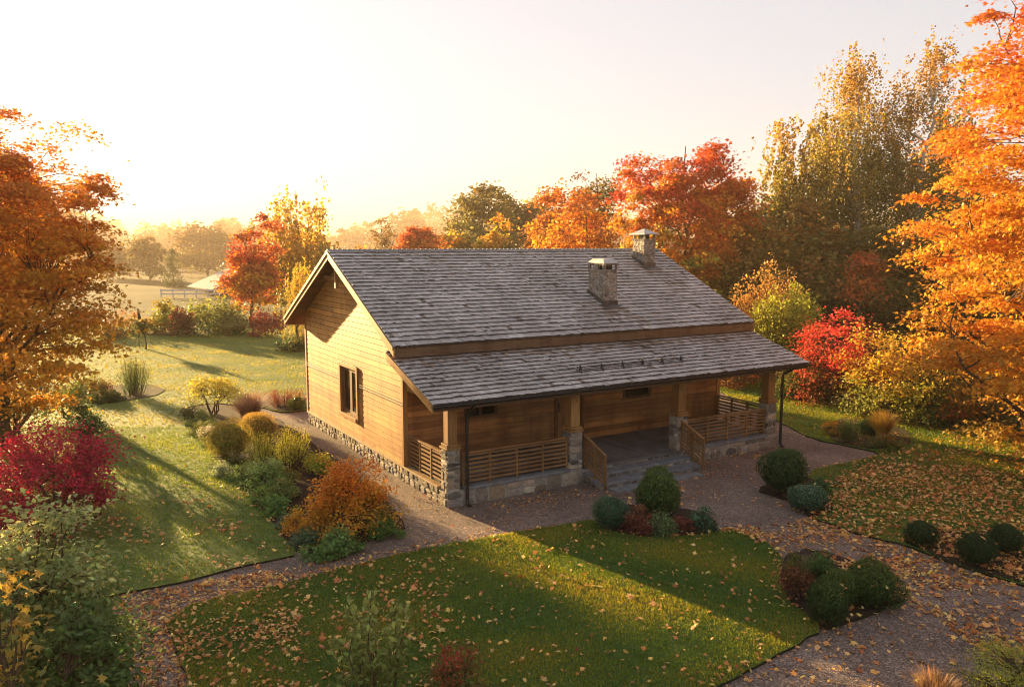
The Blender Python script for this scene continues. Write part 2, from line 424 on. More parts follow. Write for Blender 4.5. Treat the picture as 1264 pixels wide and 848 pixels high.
def tree(name, label, cat, xy, h, r, z0, palette, clusters=90, per=120, leaf=.2, kind='quad', style='round', seed=1,
         group=None, bark='bark', csize=None, flat=.55, trunk_r=None, lean=(0, 0), lobes=.3, mat='leaf', ry=None, noisec=.22, inner=.42, nr=.5):
    rng = np.random.default_rng(seed)
    root = empty(name, (xy[0], xy[1], 0)); tag(root, label, cat, group)
    ry = ry or r
    cz = (z0+h)/2; rz = (h-z0)/2
    # lobed crown envelope
    ld = sph(rng, 9); la = rng.uniform(-.5, 1, 9)*lobes
    d = sph(rng, clusters)
    rad = 1-.22+(np.maximum(d@ld.T, 0)**4@la)
    fr = rng.uniform(inner**2, 1, clusters)**.5
    if style == 'cone':
        zz = rng.uniform(0, 1, clusters)**1.25
        a = rng.uniform(0, 2*math.pi, clusters)
        w = (1-zz)**.8*.95+.05
        c = np.stack([np.cos(a)*w*fr*r, np.sin(a)*w*fr*ry, z0+zz*(h-z0)], 1)
    elif style == 'tall':      # birch: narrow at the top, broad low
        zz = rng.uniform(0, 1, clusters)
        a = rng.uniform(0, 2*math.pi, clusters)
        K = 4                  # several leaders, each with its own drooping crown
        la_ = rng.uniform(0, 2*math.pi, K); ld_ = np.array([.08, .5, .62, .45])*r; lh_ = np.array([1, .9, .78, .66])*rng.uniform(.95, 1.04, K); lh_[0] = 1
        ki = rng.choice(K, clusters, p=[.34, .26, .22, .18])
        w = np.clip((1-zz)**.5*(.45+.55*np.minimum(zz*3.0+.4, 1)), .10, 1)*rng.uniform(.25, 1, clusters)**.5*.66
        w *= .9+.3*np.sin(zz*13+seed+ki)
        off = ld_[ki]*np.minimum(zz*2.2, 1)
        c = np.stack([np.cos(a)*w*r+np.cos(la_[ki])*off, np.sin(a)*w*ry+np.sin(la_[ki])*off, z0+zz*(h*lh_[ki]-z0)*.97], 1)
    else:
        c = d*np.array([r, ry, rz])*(rad*fr)[:, None]
        if style == 'skirted':       # boughs sweep out low down as well
            dz = np.clip(-d[:, 2], 0, .999)
            wide = (1-dz**5)/np.sqrt(1-dz**2)
            c[:, :2] *= np.minimum(wide, 2.6)[:, None]
        c[:, 2] += cz
        if style == 'skirted': c[:, 2] = np.where(c[:, 2] < .9, rng.uniform(.7, 2.2, clusters), c[:, 2])
    hf = np.clip((c[:, 2]-z0)/(h-z0), 0, 1)
    c[:, 0] += lean[0]*hf; c[:, 1] += lean[1]*hf
    # limbs
    tr = trunk_r or h*.017
    mb = MB()
    tp = np.array([[lean[0]*f*.8+rng.normal(0, .012*h)*(f > 0), lean[1]*f*.8+rng.normal(0, .012*h)*(f > 0), f*h*.88] for f in np.linspace(0, 1, 8)])
    rr = [tr*(1.25 if i == 0 else 1-.9*(i/7)) for i in range(8)]
    tp[0, 2] = -.05
    mb.tube(tp, rr, 8)
    nP = min(12 if h > 5 else 7, clusters)
    prim = []
    order = rng.permutation(clusters)
    for i in order[:nP]:
        hd = math.hypot(c[i, 0], c[i, 1])
        zs = np.clip(c[i, 2]-.75*hd-.05*h, min(z0*.8, h*.3), h*.8)
        f = zs/(h*.88)
        s = np.array([np.interp(f, np.linspace(0, 1, 8), tp[:, j]) for j in range(3)]); s[2] = zs
        p = curve_pts(s, c[i], rng, -.02, .05, 7)
        mb.tube(p, list(np.linspace(tr*.5*(1-.6*f), max(.012, tr*.06), 7)), 5, caps=False)
        prim.append(p)
    PP = np.concatenate([p[1:] for p in prim]+[tp[3:]])
    for i in order[nP:]:
        dd = np.linalg.norm(PP-c[i], axis=1)+np.where(PP[:, 2] > c[i, 2]-.1, .35*r, 0)
        s = PP[dd.argmin()]
        mb.tube(curve_pts(s, c[i], rng, .04, .07, 5), list(np.linspace(max(.014, tr*.10), .006, 5)), 4, caps=False)
    mb.build('trunk', M[bark], root, smooth=True)
    # leaves
    cs = csize or .30*r*(90/clusters)**.33
    n = clusters*per
    ci = np.repeat(np.arange(clusters), per)
    sc = cs*rng.uniform(.6, 1.35, clusters)[ci]
    if style == 'tall':        # hanging sprays
        strands = max(per//14, 1)
        sid = rng.integers(0, strands, n)
        so = rng.normal(0, 1, (clusters, strands, 3))*np.array([.55, .55, .5])
        sl = rng.uniform(.5, 2.0, (clusters, strands))
        t = rng.uniform(0, 1, n)
        off = so[ci, sid]*sc[:, None]
        off[:, 2] -= t*sl[ci, sid]*sc*1.3-.3*sc
        off[:, :2] += off[:, :2]*t[:, None]*.25
        off += rng.normal(0, .07, (n, 3))*sc[:, None]
        nrm = rng.normal(size=(n, 3))*np.array([1, 1, .5])
    else:
        off = rng.normal(0, .55, (n, 3))*sc[:, None]; off[:, 2] *= flat
        # sprays droop a little towards their tips
        off[:, 2] -= .22*(off[:, 0]**2+off[:, 1]**2)/np.maximum(sc, .05)
        nrm = rng.normal(0, nr, (n, 3))+np.array([0, 0, .75])+.35*(c[ci]-np.array([0, 0, cz]))/max(r, rz)
    pos = c[ci]+off
    pos[:, 2] = np.maximum(pos[:, 2], .05)
    chf = hf+rng.normal(0, noisec, clusters)
    col = pal(palette, chf[ci]+rng.normal(0, .08, n), rng)
    leaf_mesh('crown', pos, nrm, leaf*rng.uniform(.6, 1.3, n), col, kind, M[mat], root, rng)
    return root

SHELLS = []
def shrub(name, label, cat, px, py, wpx, top, palette, style='dome', n=2500, leaf=.06, kind='oval', seed=1, group=None,
          mat='leaf', xy=None, wh=None, stems=14, jit=.22, stem_mat='stem', dens=1.0, dpt=None, open_=.25):
    """a plant standing at photo point (px, py), wpx wide, with its top at row `top`"""
    rng = np.random.default_rng(seed)
    if xy is None:
        xy = G(px, py)
        s = depth(*xy)/FPX
        w, h = wpx*s, (py-top)*s*1.02
    else:
        w, h = wh
    r = w/2
    root = empty(name, (xy[0], xy[1], .02)); tag(root, label, cat, group)
    mb = MB()
    foliage_name = 'foliage'
    if style == 'ball':        # clipped: a dense shell over twigs
        d = sph(rng, n); d[:, 2] = np.where(d[:, 2] < -.75, -d[:, 2], d[:, 2])
        ld = sph(rng, 14); la = rng.uniform(-1, 1, 14)*.19; SHELLS.append((xy[0], xy[1], r, h))
        rad = 1+(np.maximum(d@ld.T, 0)**5@la)+rng.normal(0, .03, n)-rng.exponential(.06, n)
        tw = sph(rng, 60); sel = ((d@tw.T).max(1) > .992); rad += sel*rng.uniform(0, .16, n)
        cz = h*.52; pos = d*np.array([r, r, h*.5])*rad[:, None]*.97+np.array([0, 0, cz])
        pos[:, 2] = np.maximum(pos[:, 2], .02)
        nrm = d+rng.normal(0, .5, (n, 3))
        f = .5+.5*d[:, 2]+rng.normal(0, .2, n)  # clipped shrubs: lighter palette end on top paints in highlights
        tang = d*.6+np.array([0, 0, .8])+rng.normal(0, .5, (n, 3))
        for i in range(stems):
            e = sph(rng, 1)[0]; e[2] = abs(e[2])*.8+.1
            mb.tube(curve_pts((0, 0, 0), e*np.array([r*.85, r*.85, h*.8]), rng, .1, .05, 5), list(np.linspace(.02, .006, 5)), 4, caps=False)
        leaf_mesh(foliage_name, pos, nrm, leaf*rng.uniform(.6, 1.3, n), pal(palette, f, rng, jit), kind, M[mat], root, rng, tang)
        # dark hull of leaf quads inside the plant, inner shade put into its colour
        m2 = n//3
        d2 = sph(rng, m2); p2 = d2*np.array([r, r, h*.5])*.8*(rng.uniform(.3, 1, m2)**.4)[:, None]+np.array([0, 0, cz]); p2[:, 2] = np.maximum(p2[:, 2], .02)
        leaf_mesh('inner_dark_hull', p2, d2+rng.normal(0, .3, (m2, 3)), leaf*1.8, pal(palette, np.full(m2, .1), rng, .1), 'quad', M[mat], root, rng)
    elif style == 'grass':     # arching blades
        K = n
        a = rng.uniform(0, 2*math.pi, K); rb = r*.35*rng.uniform(0, 1, K)**.6
        L = h*rng.uniform(.6, 1.08, K); lean = rng.uniform(.05, 1, K)*r*.95
        wv = leaf*rng.uniform(.5, 1.2, K)
        base = np.stack([np.cos(a)*rb, np.sin(a)*rb, np.zeros(K)], 1)
        out = np.stack([np.cos(a), np.sin(a), np.zeros(K)], 1); side = np.stack([-np.sin(a+.4), np.cos(a+.4), np.zeros(K)], 1)
        segs = 4; rows = []
        for j in range(segs+1):
            t = j/segs
            p = base+out*(lean*t**2)[:, None]; p[:, 2] += L*(t-.18*t*t*(lean/max(r, .01)))
            wj = (wv*(1-t**1.6)+.0015)[:, None]
            rows += [p-side*wj, p+side*wj]
        co = np.stack(rows, 1).reshape(-1, 3); nv = 2*(segs+1)
        fl = np.concatenate([[2*j, 2*j+1, 2*j+3, 2*j+2] for j in range(segs)])
        loops = (np.arange(K)[:, None]*nv+fl[None]).ravel()
        starts = np.arange(K*segs)*4
        f = np.repeat(rng.normal(.3, .25, K), segs)+np.tile(np.arange(segs)/segs*.5, K)
        np_mesh(foliage_name, co, loops, starts, M['reed'], root, pal(palette, f, rng, .1))
        return root
    elif style in ('upright', 'wands'):     # many upright wands leafed along their length
        S = max(stems, 10)
        a = rng.uniform(0, 2*math.pi, S); rt = r*rng.uniform(0, 1, S)**.6
        tip = np.stack([np.cos(a)*rt, np.sin(a)*rt, h*rng.uniform(.72, 1.05, S)*(1-.25*(rt/r)**2)], 1)
        b0 = tip*np.array([.45, .45, 0])
        paths = []
        for i in range(S):
            p = curve_pts(b0[i], tip[i], rng, 0, .035, 6)
            mb.tube(p, list(np.linspace(.012, .004, 6)), 4, caps=False); paths.append(p)
        paths = np.array(paths)
        ci = rng.integers(0, S, n); t = rng.uniform(.08 if style == 'upright' else .3, 1.0, n)**.85
        u = t*5; j = np.minimum(u.astype(int), 4); w_ = (u-j)[:, None]
        pos = paths[ci, j]*(1-w_)+paths[ci, j+1]*w_
        sp = ((.10 if S > 12 else .045)*h*(1.15-t)+.35*leaf)[:, None]
        pos = pos+rng.normal(0, 1, (n, 3))*sp*np.array([1, 1, .6])
        pos[:, 2] = np.maximum(pos[:, 2], .01)
        nrm = rng.normal(0, .6, (n, 3))+np.array([0, 0, .5])
        tang = (pos-paths[ci, j])*2/np.maximum(sp, .01)+np.array([0, 0, .9])+rng.normal(0, .3, (n, 3))
        leaf_mesh(foliage_name, pos, nrm, leaf*rng.uniform(.6, 1.3, n), pal(palette, t+rng.normal(0, .15, n), rng, jit), kind, M[mat], root, rng, tang)
    else:                      # dome / mound / open: leaf sprays at the ends of forked stems
        C = max(int(stems*2.2), 10)
        d = sph(rng, C); d[:, 2] = np.abs(d[:, 2])
        ld = sph(rng, 7); la = rng.uniform(-.6, 1, 7)*.3
        rad = .93+(np.maximum(d@ld.T, 0)**4@la)
        fr = rng.uniform(.35 if style != 'open' else .6, 1, C)**.6
        zlo = {'dome': .12, 'mound': .02, 'open': .42}[style]
        c = d*np.array([r, r, h*(1-zlo)])*(rad*fr)[:, None]; c[:, 2] += h*zlo*.8
        ms = min(max(stems//3, 4), C)
        base = rng.normal(0, .10*r, (ms, 3)); base[:, 2] = 0
        mids = []
        for i in range(ms):
            p = curve_pts(base[i], c[i], rng, .05, .06, 6); mids.append(p)
            mb.tube(p, list(np.linspace(.012+.012*h, .006, 6)), 5, caps=False)
        PP = np.concatenate([p[1:4] for p in mids])
        for i in range(ms, C):
            dd = np.linalg.norm(PP-c[i], axis=1)+np.where(PP[:, 2] > c[i, 2], .5*r, 0)
            mb.tube(curve_pts(PP[dd.argmin()], c[i], rng, .05, .07, 4), list(np.linspace(.008+.003*h, .004, 4)), 4, caps=False)
        per = max(n//C, 1); ci = np.repeat(np.arange(C), per); m = len(ci)
        cs = 1.15*(r*r*h)**(1/3)/C**.36*dens
        off = rng.normal(0, .5, (m, 3))*cs*rng.uniform(.6, 1.4, C)[ci][:, None]; off[:, 2] *= .7
        pos = c[ci]+off
        low = pos[:, 2] < .015
        pos[low, 2] = rng.uniform(.015, .12*h+.02, low.sum())
        nrm = rng.normal(0, .55, (m, 3))+np.array([0, 0, .6])+.5*d[ci]
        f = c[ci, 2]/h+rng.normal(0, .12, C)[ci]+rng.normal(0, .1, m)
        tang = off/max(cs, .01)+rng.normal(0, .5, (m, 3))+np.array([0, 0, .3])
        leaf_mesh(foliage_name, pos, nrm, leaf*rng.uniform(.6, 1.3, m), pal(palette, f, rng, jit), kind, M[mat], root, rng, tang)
    mb.build('stems', M[stem_mat], root, smooth=True)
    return root

# ------------------------------------------------------------------ ground
def inside(P, poly):
    x, y = P[:, 0], P[:, 1]; r = np.zeros(len(P), bool)
    q = np.array(poly)
    for (x0, y0), (x1, y1) in zip(q, np.roll(q, -1, axis=0)):
        if y0 == y1: continue
        m = ((y0 > y) != (y1 > y)) & (x < (x1-x0)*(y-y0)/(y1-y0)+x0)
        r ^= m
    return r

def soften(poly, it=2):
    p = np.array(poly, float)
    for _ in range(it):
        nx = np.roll(p, -1, axis=0)
        p = np.stack([p*.86+nx*.14, p*.14+nx*.86], 1).reshape(-1, 2)
    out = []                    # spade-cut edges are never quite straight
    er = np.random.default_rng(len(p))
    for a, c in zip(p, np.roll(p, -1, axis=0)):
        n_ = max(int(np.linalg.norm(c-a)/.22), 1) if np.linalg.norm(a) < 45 else 1
        for i in range(n_):
            out.append(a+(c-a)*i/n_+(er.normal(0, .022, 2) if n_ > 1 else 0))
    return np.array(out)

def sheet(name, poly, z, mat, skirt=None, kind='structure'):
    mb = MB()
    area = sum(a[0]*b[1]-b[0]*a[1] for a, b in zip(poly, np.roll(poly, -1, axis=0)))
    if area < 0: poly = poly[::-1]
    mb.face([(p[0], p[1], z) for p in poly])
    o = mb.build(name, M[mat])
    if skirt:
        ms = MB()
        for a, b in zip(poly, np.roll(poly, -1, axis=0)):
            ms.face([(a[0], a[1], -.03), (b[0], b[1], -.03), (b[0], b[1], z), (a[0], a[1], z)])
        me = ms.build(name+'_edge', M['soil'])
        tag(me, kind='structure')
    return tag(o, kind=kind)

def W(pts): return [G(*p) for p in pts]

ground = sheet('ground', [(-900, -60), (900, -60), (900, 900), (-900, 900)], -.03, 'meadow')
sheet('gravel_path', [(-11, 2), (24, 2), (24, 30), (19, 34), (-9, 34), (-13, 26)], 0.0, 'gravel')

LAWN_L = soften(W([(368, 686), (335, 693), (300, 700), (230, 719), (140, 736), (95, 747), (30, 756), (-100, 775), (-420, 800)])
                + [(-26, 13), (-40, 30), (-46, 60)] + W([(40, 407), (200, 404), (350, 403), (520, 403), (720, 405)])
                + W([(680, 440), (470, 500), (395, 506), (345, 510), (322, 503), (262, 498), (222, 505), (233, 527), (255, 551), (285, 586), (310, 616), (340, 651)]), 1)
LAWN_R = soften(W([(1092, 561), (1045, 572), (1000, 581), (988, 606), (1002, 640), (1060, 661), (1115, 673), (1180, 699), (1264, 724), (1500, 800)])
                + [(26, 15), (30, 24)] + W([(1500, 560), (1264, 526), (1130, 508), (1000, 484), (900, 462), (820, 462), (880, 480), (960, 521), (1000, 542)]), 1)
LAWN_F = soften(W([(203, 766), (240, 746), (330, 728), (420, 703), (520, 680), (600, 665), (660, 655), (738, 642), (752, 657), (810, 664), (880, 659), (903, 654), (934, 664), (966, 688), (962, 712), (975, 745), (1017, 779), (980, 801), (930, 826), (885, 850), (800, 905), (560, 985), (330, 960), (240, 870), (218, 805)]), 1)
lawn_a = sheet('lawn', LAWN_L, .04, 'lawn_dew', True)
lawn_b = sheet('lawn', LAWN_R, .04, 'lawn', True)
lawn_c = sheet('lawn', LAWN_F, .04, 'lawn', True)

BED_GABLE = soften(W([(222, 506), (233, 527), (255, 551), (285, 586), (310, 616), (340, 651), (368, 687), (432, 674), (500, 655), (492, 636), (470, 612), (420, 572), (375, 540), (340, 516), (318, 505), (262, 499)]), 1)
BED_BALL = soften(W([(738, 643), (752, 658), (810, 665), (882, 660), (886, 646), (858, 632), (800, 624), (752, 628)]), 1)
BED_DRIVE = soften(W([(968, 688), (962, 712), (975, 746), (1017, 780), (1070, 762), (1122, 741), (1100, 716), (1040, 690), (1000, 680)]), 1)
BED_WALK = soften(W([(930, 606), (985, 622), (1002, 642), (1030, 632), (1022, 602), (990, 588)]), 1)
BED_EDGE = soften(W([(1108, 668), (1180, 699), (1270, 724), (1290, 700), (1250, 676), (1150, 652)]), 1)
BED_LAWN = soften(W([(1014, 528), (1030, 548), (1080, 556), (1122, 550), (1126, 538), (1096, 522), (1046, 515)]), 1)
BED_ISLAND = soften(W([(95, 498), (130, 500), (192, 490), (205, 482), (186, 476), (100, 478), (20, 480), (20, 500)]), 1)
BED_FAR = soften(W([(130, 412), (220, 416), (360, 404), (360, 394), (200, 396), (120, 402)]), 1)
BED_BACK = soften(W([(315, 500), (345, 509), (392, 504), (392, 494), (330, 488)]), 1)
for b, z in ((BED_GABLE, .035), (BED_BALL, .06), (BED_DRIVE, .06), (BED_WALK, .062), (BED_EDGE, .062), (BED_LAWN, .062), (BED_ISLAND, .06), (BED_FAR, .06), (BED_BACK, .062)):
    sheet('flower_bed_soil', b, z, 'mulch', True)
FLOOR = W([(760, 440), (860, 462), (900, 464), (1000, 486), (1130, 510), (1264, 528), (1500, 562)])+[(34, 24), (70, 26), (90, 80), (20, 90), (4, 60)]
sheet('woodland_floor', FLOOR, .02, 'floor')

# ------------------------------------------------------------------ the house
AZ = math.degrees(0.5443)
OX, OY = -1.5371, 18.5502
V_, W_, U_ = 10.925, 2.518, 11.42
house = empty('timber_house', (OX, OY, 0), math.radians(AZ))
tag(house, 'golden timber house with grey shingle roof, stone plinth and covered front porch', 'house')
HR = np.random.default_rng(5)
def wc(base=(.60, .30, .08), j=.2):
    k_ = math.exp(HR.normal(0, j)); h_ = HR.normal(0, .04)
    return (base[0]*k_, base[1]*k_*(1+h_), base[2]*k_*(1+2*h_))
def part(mb, name, mat, parent=None, label=None, bevel=0, smooth=False):
    o = mb.build(name, M[mat], parent or house, smooth, bevel)
    if label: o['label'] = label
    return o

def stones(mb, o, a, b, n, w, h, big=1.0, rise=.03):
    """rubble masonry: irregular stones on the face spanned by a (w long) and b (h high), standing proud along n"""
    o, a, b, n = map(np.array, (o, a, b, n)); o = o.astype(float)
    z = 0.0
    while z < h-.03:
        ch = min(HR.uniform(.13, .23)*big, h-z)
        if h-z-ch < .08*big: ch = h-z
        x = 0.0
        while x < w-.02:
            cw = HR.uniform(.14, .40)*big
            if w-x-cw < .10: cw = w-x
            sub = [(z, ch)] if ch < .15 or HR.random() > .25 else [(z, ch*.48), (z+ch*.5, ch*.5)]
            for zz, hh in sub:
                g = .011; j = lambda s: HR.uniform(-s, s)
                cr = lambda m_: HR.uniform(.01, .2)*min(m_, .22)
                pts = [(x+g+cr(cw), zz+g+cr(hh)*.6), (x+cw*.5+j(.04), zz+g*.7), (x+cw-g-cr(cw), zz+g+cr(hh)*.6),
                       (x+cw-g*.8, zz+hh*.5+j(.02)), (x+cw-g-cr(cw)*1.3, zz+hh-g-cr(hh)*.8), (x+cw*.5+j(.04), zz+hh-g*.7),
                       (x+g+cr(cw)*1.3, zz+hh-g-cr(hh)*.8), (x+g*.8, zz+hh*.5+j(.02))]
                cx = sum(p[0] for p in pts)/8; cz = sum(p[1] for p in pts)/8
                r = rise*HR.uniform(.5, 1.3)
                k_ = math.exp(HR.normal(0, .42)); t = HR.random()
                col = np.array((.27, .205, .14))*(1-t)+np.array((.215, .20, .18))*t
                col = tuple(np.clip(col*k_, .05, .5))
                lo = [o+a*p[0]+b*p[1]-n*.004 for p in pts]
                mi = [o+a*(cx+(p[0]-cx)*.96)+b*(cz+(p[1]-cz)*.95)+n*r*.7 for p in pts]
                hi = [o+a*(cx+(p[0]-cx)*.74)+b*(cz+(p[1]-cz)*.68)+n*(r+HR.uniform(-.006, .008)) for p in pts]
                for i in range(8):
                    q = (i+1) % 8
                    mb.face([lo[i], lo[q], mi[q], mi[i]], col); mb.face([mi[i], mi[q], hi[q], hi[i]], col)
                mb.face(hi, col)
            x += cw
        z += ch

# plinth
HP = .40
mb = MB(); mb.box(0, U_, 0, V_, -.08, HP-.02); plinth = part(mb, 'plinth', 'mortar')
mb = MB()
stones(mb, (.0, V_, 0), (0, -1, 0), (0, 0, 1), (-1, 0, 0), V_, HP-.02)
stones(mb, (0, 0, 0), (1, 0, 0), (0, 0, 1), (0, -1, 0), 4.0, HP-.02, 1.3)
stones(mb, (7.47, 0, 0), (1, 0, 0), (0, 0, 1), (0, -1, 0), U_-7.47, HP-.02, 1.3)
stones(mb, (U_, 0, 0), (0, 1, 0), (0, 0, 1), (1, 0, 0), 3, HP-.02)
part(mb, 'stone_facing', 'stone', plinth)
mb = MB()
mb.box(-.05, .16, .44, V_+.02, HP-.02, HP+.035, wc((.40, .27, .14), .02))
part(mb, 'sill_board', 'wood_y', plinth, bevel=.006)
for x0, x1 in ((.44, 3.56), (7.73, 10.97)):
    mb = MB(); n_ = 4
    for i in range(n_):
        a, b = x0+(x1-x0)*i/n_, x0+(x1-x0)*(i+1)/n_
        mb.box(a+.004, b-.004, -.05, .20, HP-.02, HP+.045)
    part(mb, 'coping', 'slab', plinth, bevel=.008)
# porch floor: boards running out from the wall
mb = MB(); x = .2
while x < U_-.15:
    w = .145; c = HR.uniform(.8, 1.15)
    mb.box(x+.004, min(x+w, U_-.1)-.004, .18, W_-.02, HP-.03, HP+.03, (.20*c, .195*c, .19*c)); x += w
mb.box(4.0, 7.46, -.06, .17, HP-.03, HP+.032, (.15, .145, .14))
part(mb, 'porch_floor', 'deck')
# steps
steps = MB()
for i, (v0, z1, ex) in enumerate(((-.40, .30, 0), (-.80, .165, .0))):
    n_ = 3
    xs = [3.98+ex, 5.3+HR.uniform(-.2, .2), 6.6+HR.uniform(-.2, .2), 7.48-ex]
    for a, b in zip(xs[:-1], xs[1:]):
        steps.box(a+.006, b-.006, v0, v0+.44, z1-.065, z1+HR.uniform(-.004, .004))
st = part(steps, 'step_tread', 'slab', bevel=.012)
mb = MB()
mb.box(4.0, 7.46, -.36, 0, -.05, .232); mb.box(4.0, 7.46, -.76, -.36, -.05, .098)
rs = part(mb, 'step_riser', 'mortar')
mb = MB()
stones(mb, (4.0, -.36, .10), (1, 0, 0), (0, 0, 1), (0, -1, 0), 3.46, .13, .9, .018)
stones(mb, (4.0, -.76, 0), (1, 0, 0), (0, 0, 1), (0, -1, 0), 3.46, .095, .8, .018)
stones(mb, (4.0, 0, .30), (1, 0, 0), (0, 0, 1), (0, -1, 0), 3.46, .075, .8, .012)
stones(mb, (4.0, 0, 0), (0, -1, 0), (0, 0, 1), (-1, 0, 0), .36, .23, .8, .03)
stones(mb, (4.0, -.36, 0), (0, -1, 0), (0, 0, 1), (-1, 0, 0), .4, .1, .8, .03)
part(mb, 'stone_facing', 'stone', rs)
mb = MB(); mb.box(4.2, 7.2, -1.18, -.81, -.03, .045); part(mb, 'step_tread', 'slab', bevel=.012)

# roof geometry in the house's own frame
VR, ZR, VE, ZE = 6.722, 6.056, 1.881, 3.729
SL = (ZR-ZE)/(VR-VE)
X0, X1 = -.551, 12.271
def zmain(v): return ZE+SL*(v-VE) if v <= VR else ZR-SL*(v-VR)
VB = 2*VR-VE
PV, PZ, PT, PTZ = -.354, 2.639, 2.50, 3.585
PSL = (PTZ-PZ)/(PT-PV)

# gable wall boards
CH = .1605
def boards_gable(mb, u, sgn, holes):
    z = HP+.036
    i = 0
    while True:
        z0 = z+i*CH; z1 = z0+CH-.013
        lim = []
        for zz in (z0, z1):
            k_ = (zz-(ZE-.13))/SL
            lim.append((max(W_, VE+k_), min(V_, VB-k_)))
        if lim[0][1]-lim[0][0] < .15: break
        if lim[1][1] <= lim[1][0]: lim[1] = (VR-.01, VR+.01)
        segs = [(lim[0][0], lim[0][1])]
        for (h0, h1, hz0, hz1) in holes:
            if z0 < hz1-.02 and z1 > hz0+.02:
                segs = [(lim[0][0], h0), (h1, lim[0][1])]
        for s0, s1 in segs:
            cuts = [s0]
            while s1-cuts[-1] > 4.2: cuts.append(cuts[-1]+HR.uniform(1.6, 3.8))
            if len(cuts) > 1 and s1-cuts[-1] < .5: cuts.pop()
            cuts.append(s1)
            for a, b in zip(cuts[:-1], cuts[1:]):
                at_ = lim[1][0] if a == lim[0][0] else a; bt = lim[1][1] if b == lim[0][1] else b
                g = .0015
                uo, ui, ut = u+sgn*.018, u-sgn*.05, u+sgn*.008
                mb.hexa([(uo, a+g, z0), (uo, b-g, z0), (ui, b-g, z0), (ui, a+g, z0), (ut, at_+g, z1), (ut, bt-g, z1), (ui, bt-g, z1), (ui, at_+g, z1)], wc())
        i += 1
WV0, WV1, WZ0, WZ1 = 5.88, 7.26, HP+.036+4*CH, HP+.036+13*CH
gw = MB()
boards_gable(gw, 0, -1, [(WV0, WV1, WZ0, WZ1)])
wall_g = part(gw, 'gable_wall', 'wood_y')
gw = MB(); boards_gable(gw, U_, 1, []); part(gw, 'gable_wall', 'wood_y')
# porch wall and back wall
def boards_long(mb, v, sgn, ztop, holes):
    z = HP+.036; i = 0
    while z+i*CH < ztop:
        z0 = z+i*CH; z1 = min(z0+CH-.011, ztop)
        segs = [(0.03, U_-.03)]
        for h0, h1, hz0, hz1 in holes:
            if z0 < hz1-.02 and z1 > hz0+.02:
                segs = [q for s0, s1 in segs for q in (((s0, h0), (h1, s1)) if s0 < h0 and h1 < s1 else ((s0, s1),))]
        for s0, s1 in segs:
            cuts = [s0]
            while s1-cuts[-1] > 4.6: cuts.append(cuts[-1]+HR.uniform(2, 4.2))
            cuts.append(s1)
            for a, b in zip(cuts[:-1], cuts[1:]):
                vo, vi, vt = v+sgn*.024, v-sgn*.05, v+sgn*.006
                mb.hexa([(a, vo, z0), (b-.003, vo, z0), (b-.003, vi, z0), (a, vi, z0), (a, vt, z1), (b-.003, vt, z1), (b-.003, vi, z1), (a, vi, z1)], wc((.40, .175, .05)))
        i += 1
zq = lambda n_: HP+.036+n_*CH
SW = [(1.84, 2.77, zq(7), zq(10)), (7.40, 8.36, zq(7), zq(10))]
DO = (4.86, 5.72, HP+.036, zq(12))
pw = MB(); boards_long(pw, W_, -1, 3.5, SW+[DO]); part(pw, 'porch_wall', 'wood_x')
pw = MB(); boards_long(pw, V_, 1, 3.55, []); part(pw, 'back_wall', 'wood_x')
# near-black lining behind the boards: shade of their gaps put into its colour
mb = MB(); mb.box(.055, U_-.055, W_+.22, V_-.06, HP, 3.5); part(mb, 'inner_lining', 'soot_and_unlit_room')
# corner boards
mb = MB()
for (u0, u1, v0, v1) in ((-.035, .10, W_-.045, W_+.09), (-.035, .10, V_-.09, V_+.045), (U_-.1, U_+.035, W_-.045, W_+.09), (U_-.1, U_+.035, V_-.09, V_+.045)):
    b_ = MB(); b_.box(u0, u1, v0, v1, HP+.037, zmain(max(v0, VE))-.14 if v0 < 5 else 3.62, wc((.46, .25, .085), .05)); part(b_, 'corner_board', 'wood_z', bevel=.006)

# gable window
win = MB()
T_ = .12
for a, b in ((WV0-T_, WV0), (WV1, WV1+T_)): win.box(-.075, .0, a, b, WZ0-.16, WZ1+.10, wc((.42, .22, .075), .03))
win.box(-.075, .0, WV0+.002, WV1-.002, WZ1, WZ1+.12, wc((.45, .24, .08), .03)); win.box(-.10, .0, WV0+.002, WV1-.002, WZ0-.12, WZ0-.002, wc((.45, .24, .08), .03))
w_o = part(win, 'window', 'wood_z', bevel=.005)
fr = MB(); dk = (.24, .125, .05)
for a, b in ((WV0, WV0+.03), (WV1-.03, WV1)): fr.box(.0, .15, a, b, WZ0, WZ1, dk)
fr.box(.0, .15, WV0+.031, WV1-.031, WZ1-.03, WZ1, dk); fr.box(-.0, .15, WV0+.031, WV1-.031, WZ0, WZ0+.03, dk)
mid = (WV0+WV1)/2
for a, b in ((WV0+.03, mid-.002), (mid+.002, WV1-.03)):
    for p, q in ((a, a+.09), (b-.09, b)): fr.box(.03, .085, p, q, WZ0+.031, WZ1-.031, dk)
    fr.box(.03, .085, a+.091, b-.091, WZ0+.031, WZ0+.12, dk); fr.box(.03, .085, a+.091, b-.091, WZ1-.12, WZ1-.031, dk)
part(fr, 'frame', 'wood_z', w_o)
mb = MB(); mb.box(.052, .060, WV0+.12, WV1-.12, WZ0+.12, WZ1-.12); part(mb, 'pane', 'glass', w_o)
mb = MB()
for a, b_2 in ((WV0+.05, WV0+.42), (WV1-.34, WV1-.05)): 
    mb = MB(); mb.box(.09, .10, a, b_2, WZ0+.03, WZ1-.03); part(mb, 'curtain', 'linen', w_o)
mb = MB(); mb.box(.16, .20, WV0-.05, WV1+.05, WZ0-.05, WZ1+.05); part(mb, 'dark_backing', 'soot_and_unlit_room', w_o)  # near-black sheet behind the window, stands for the unlit room
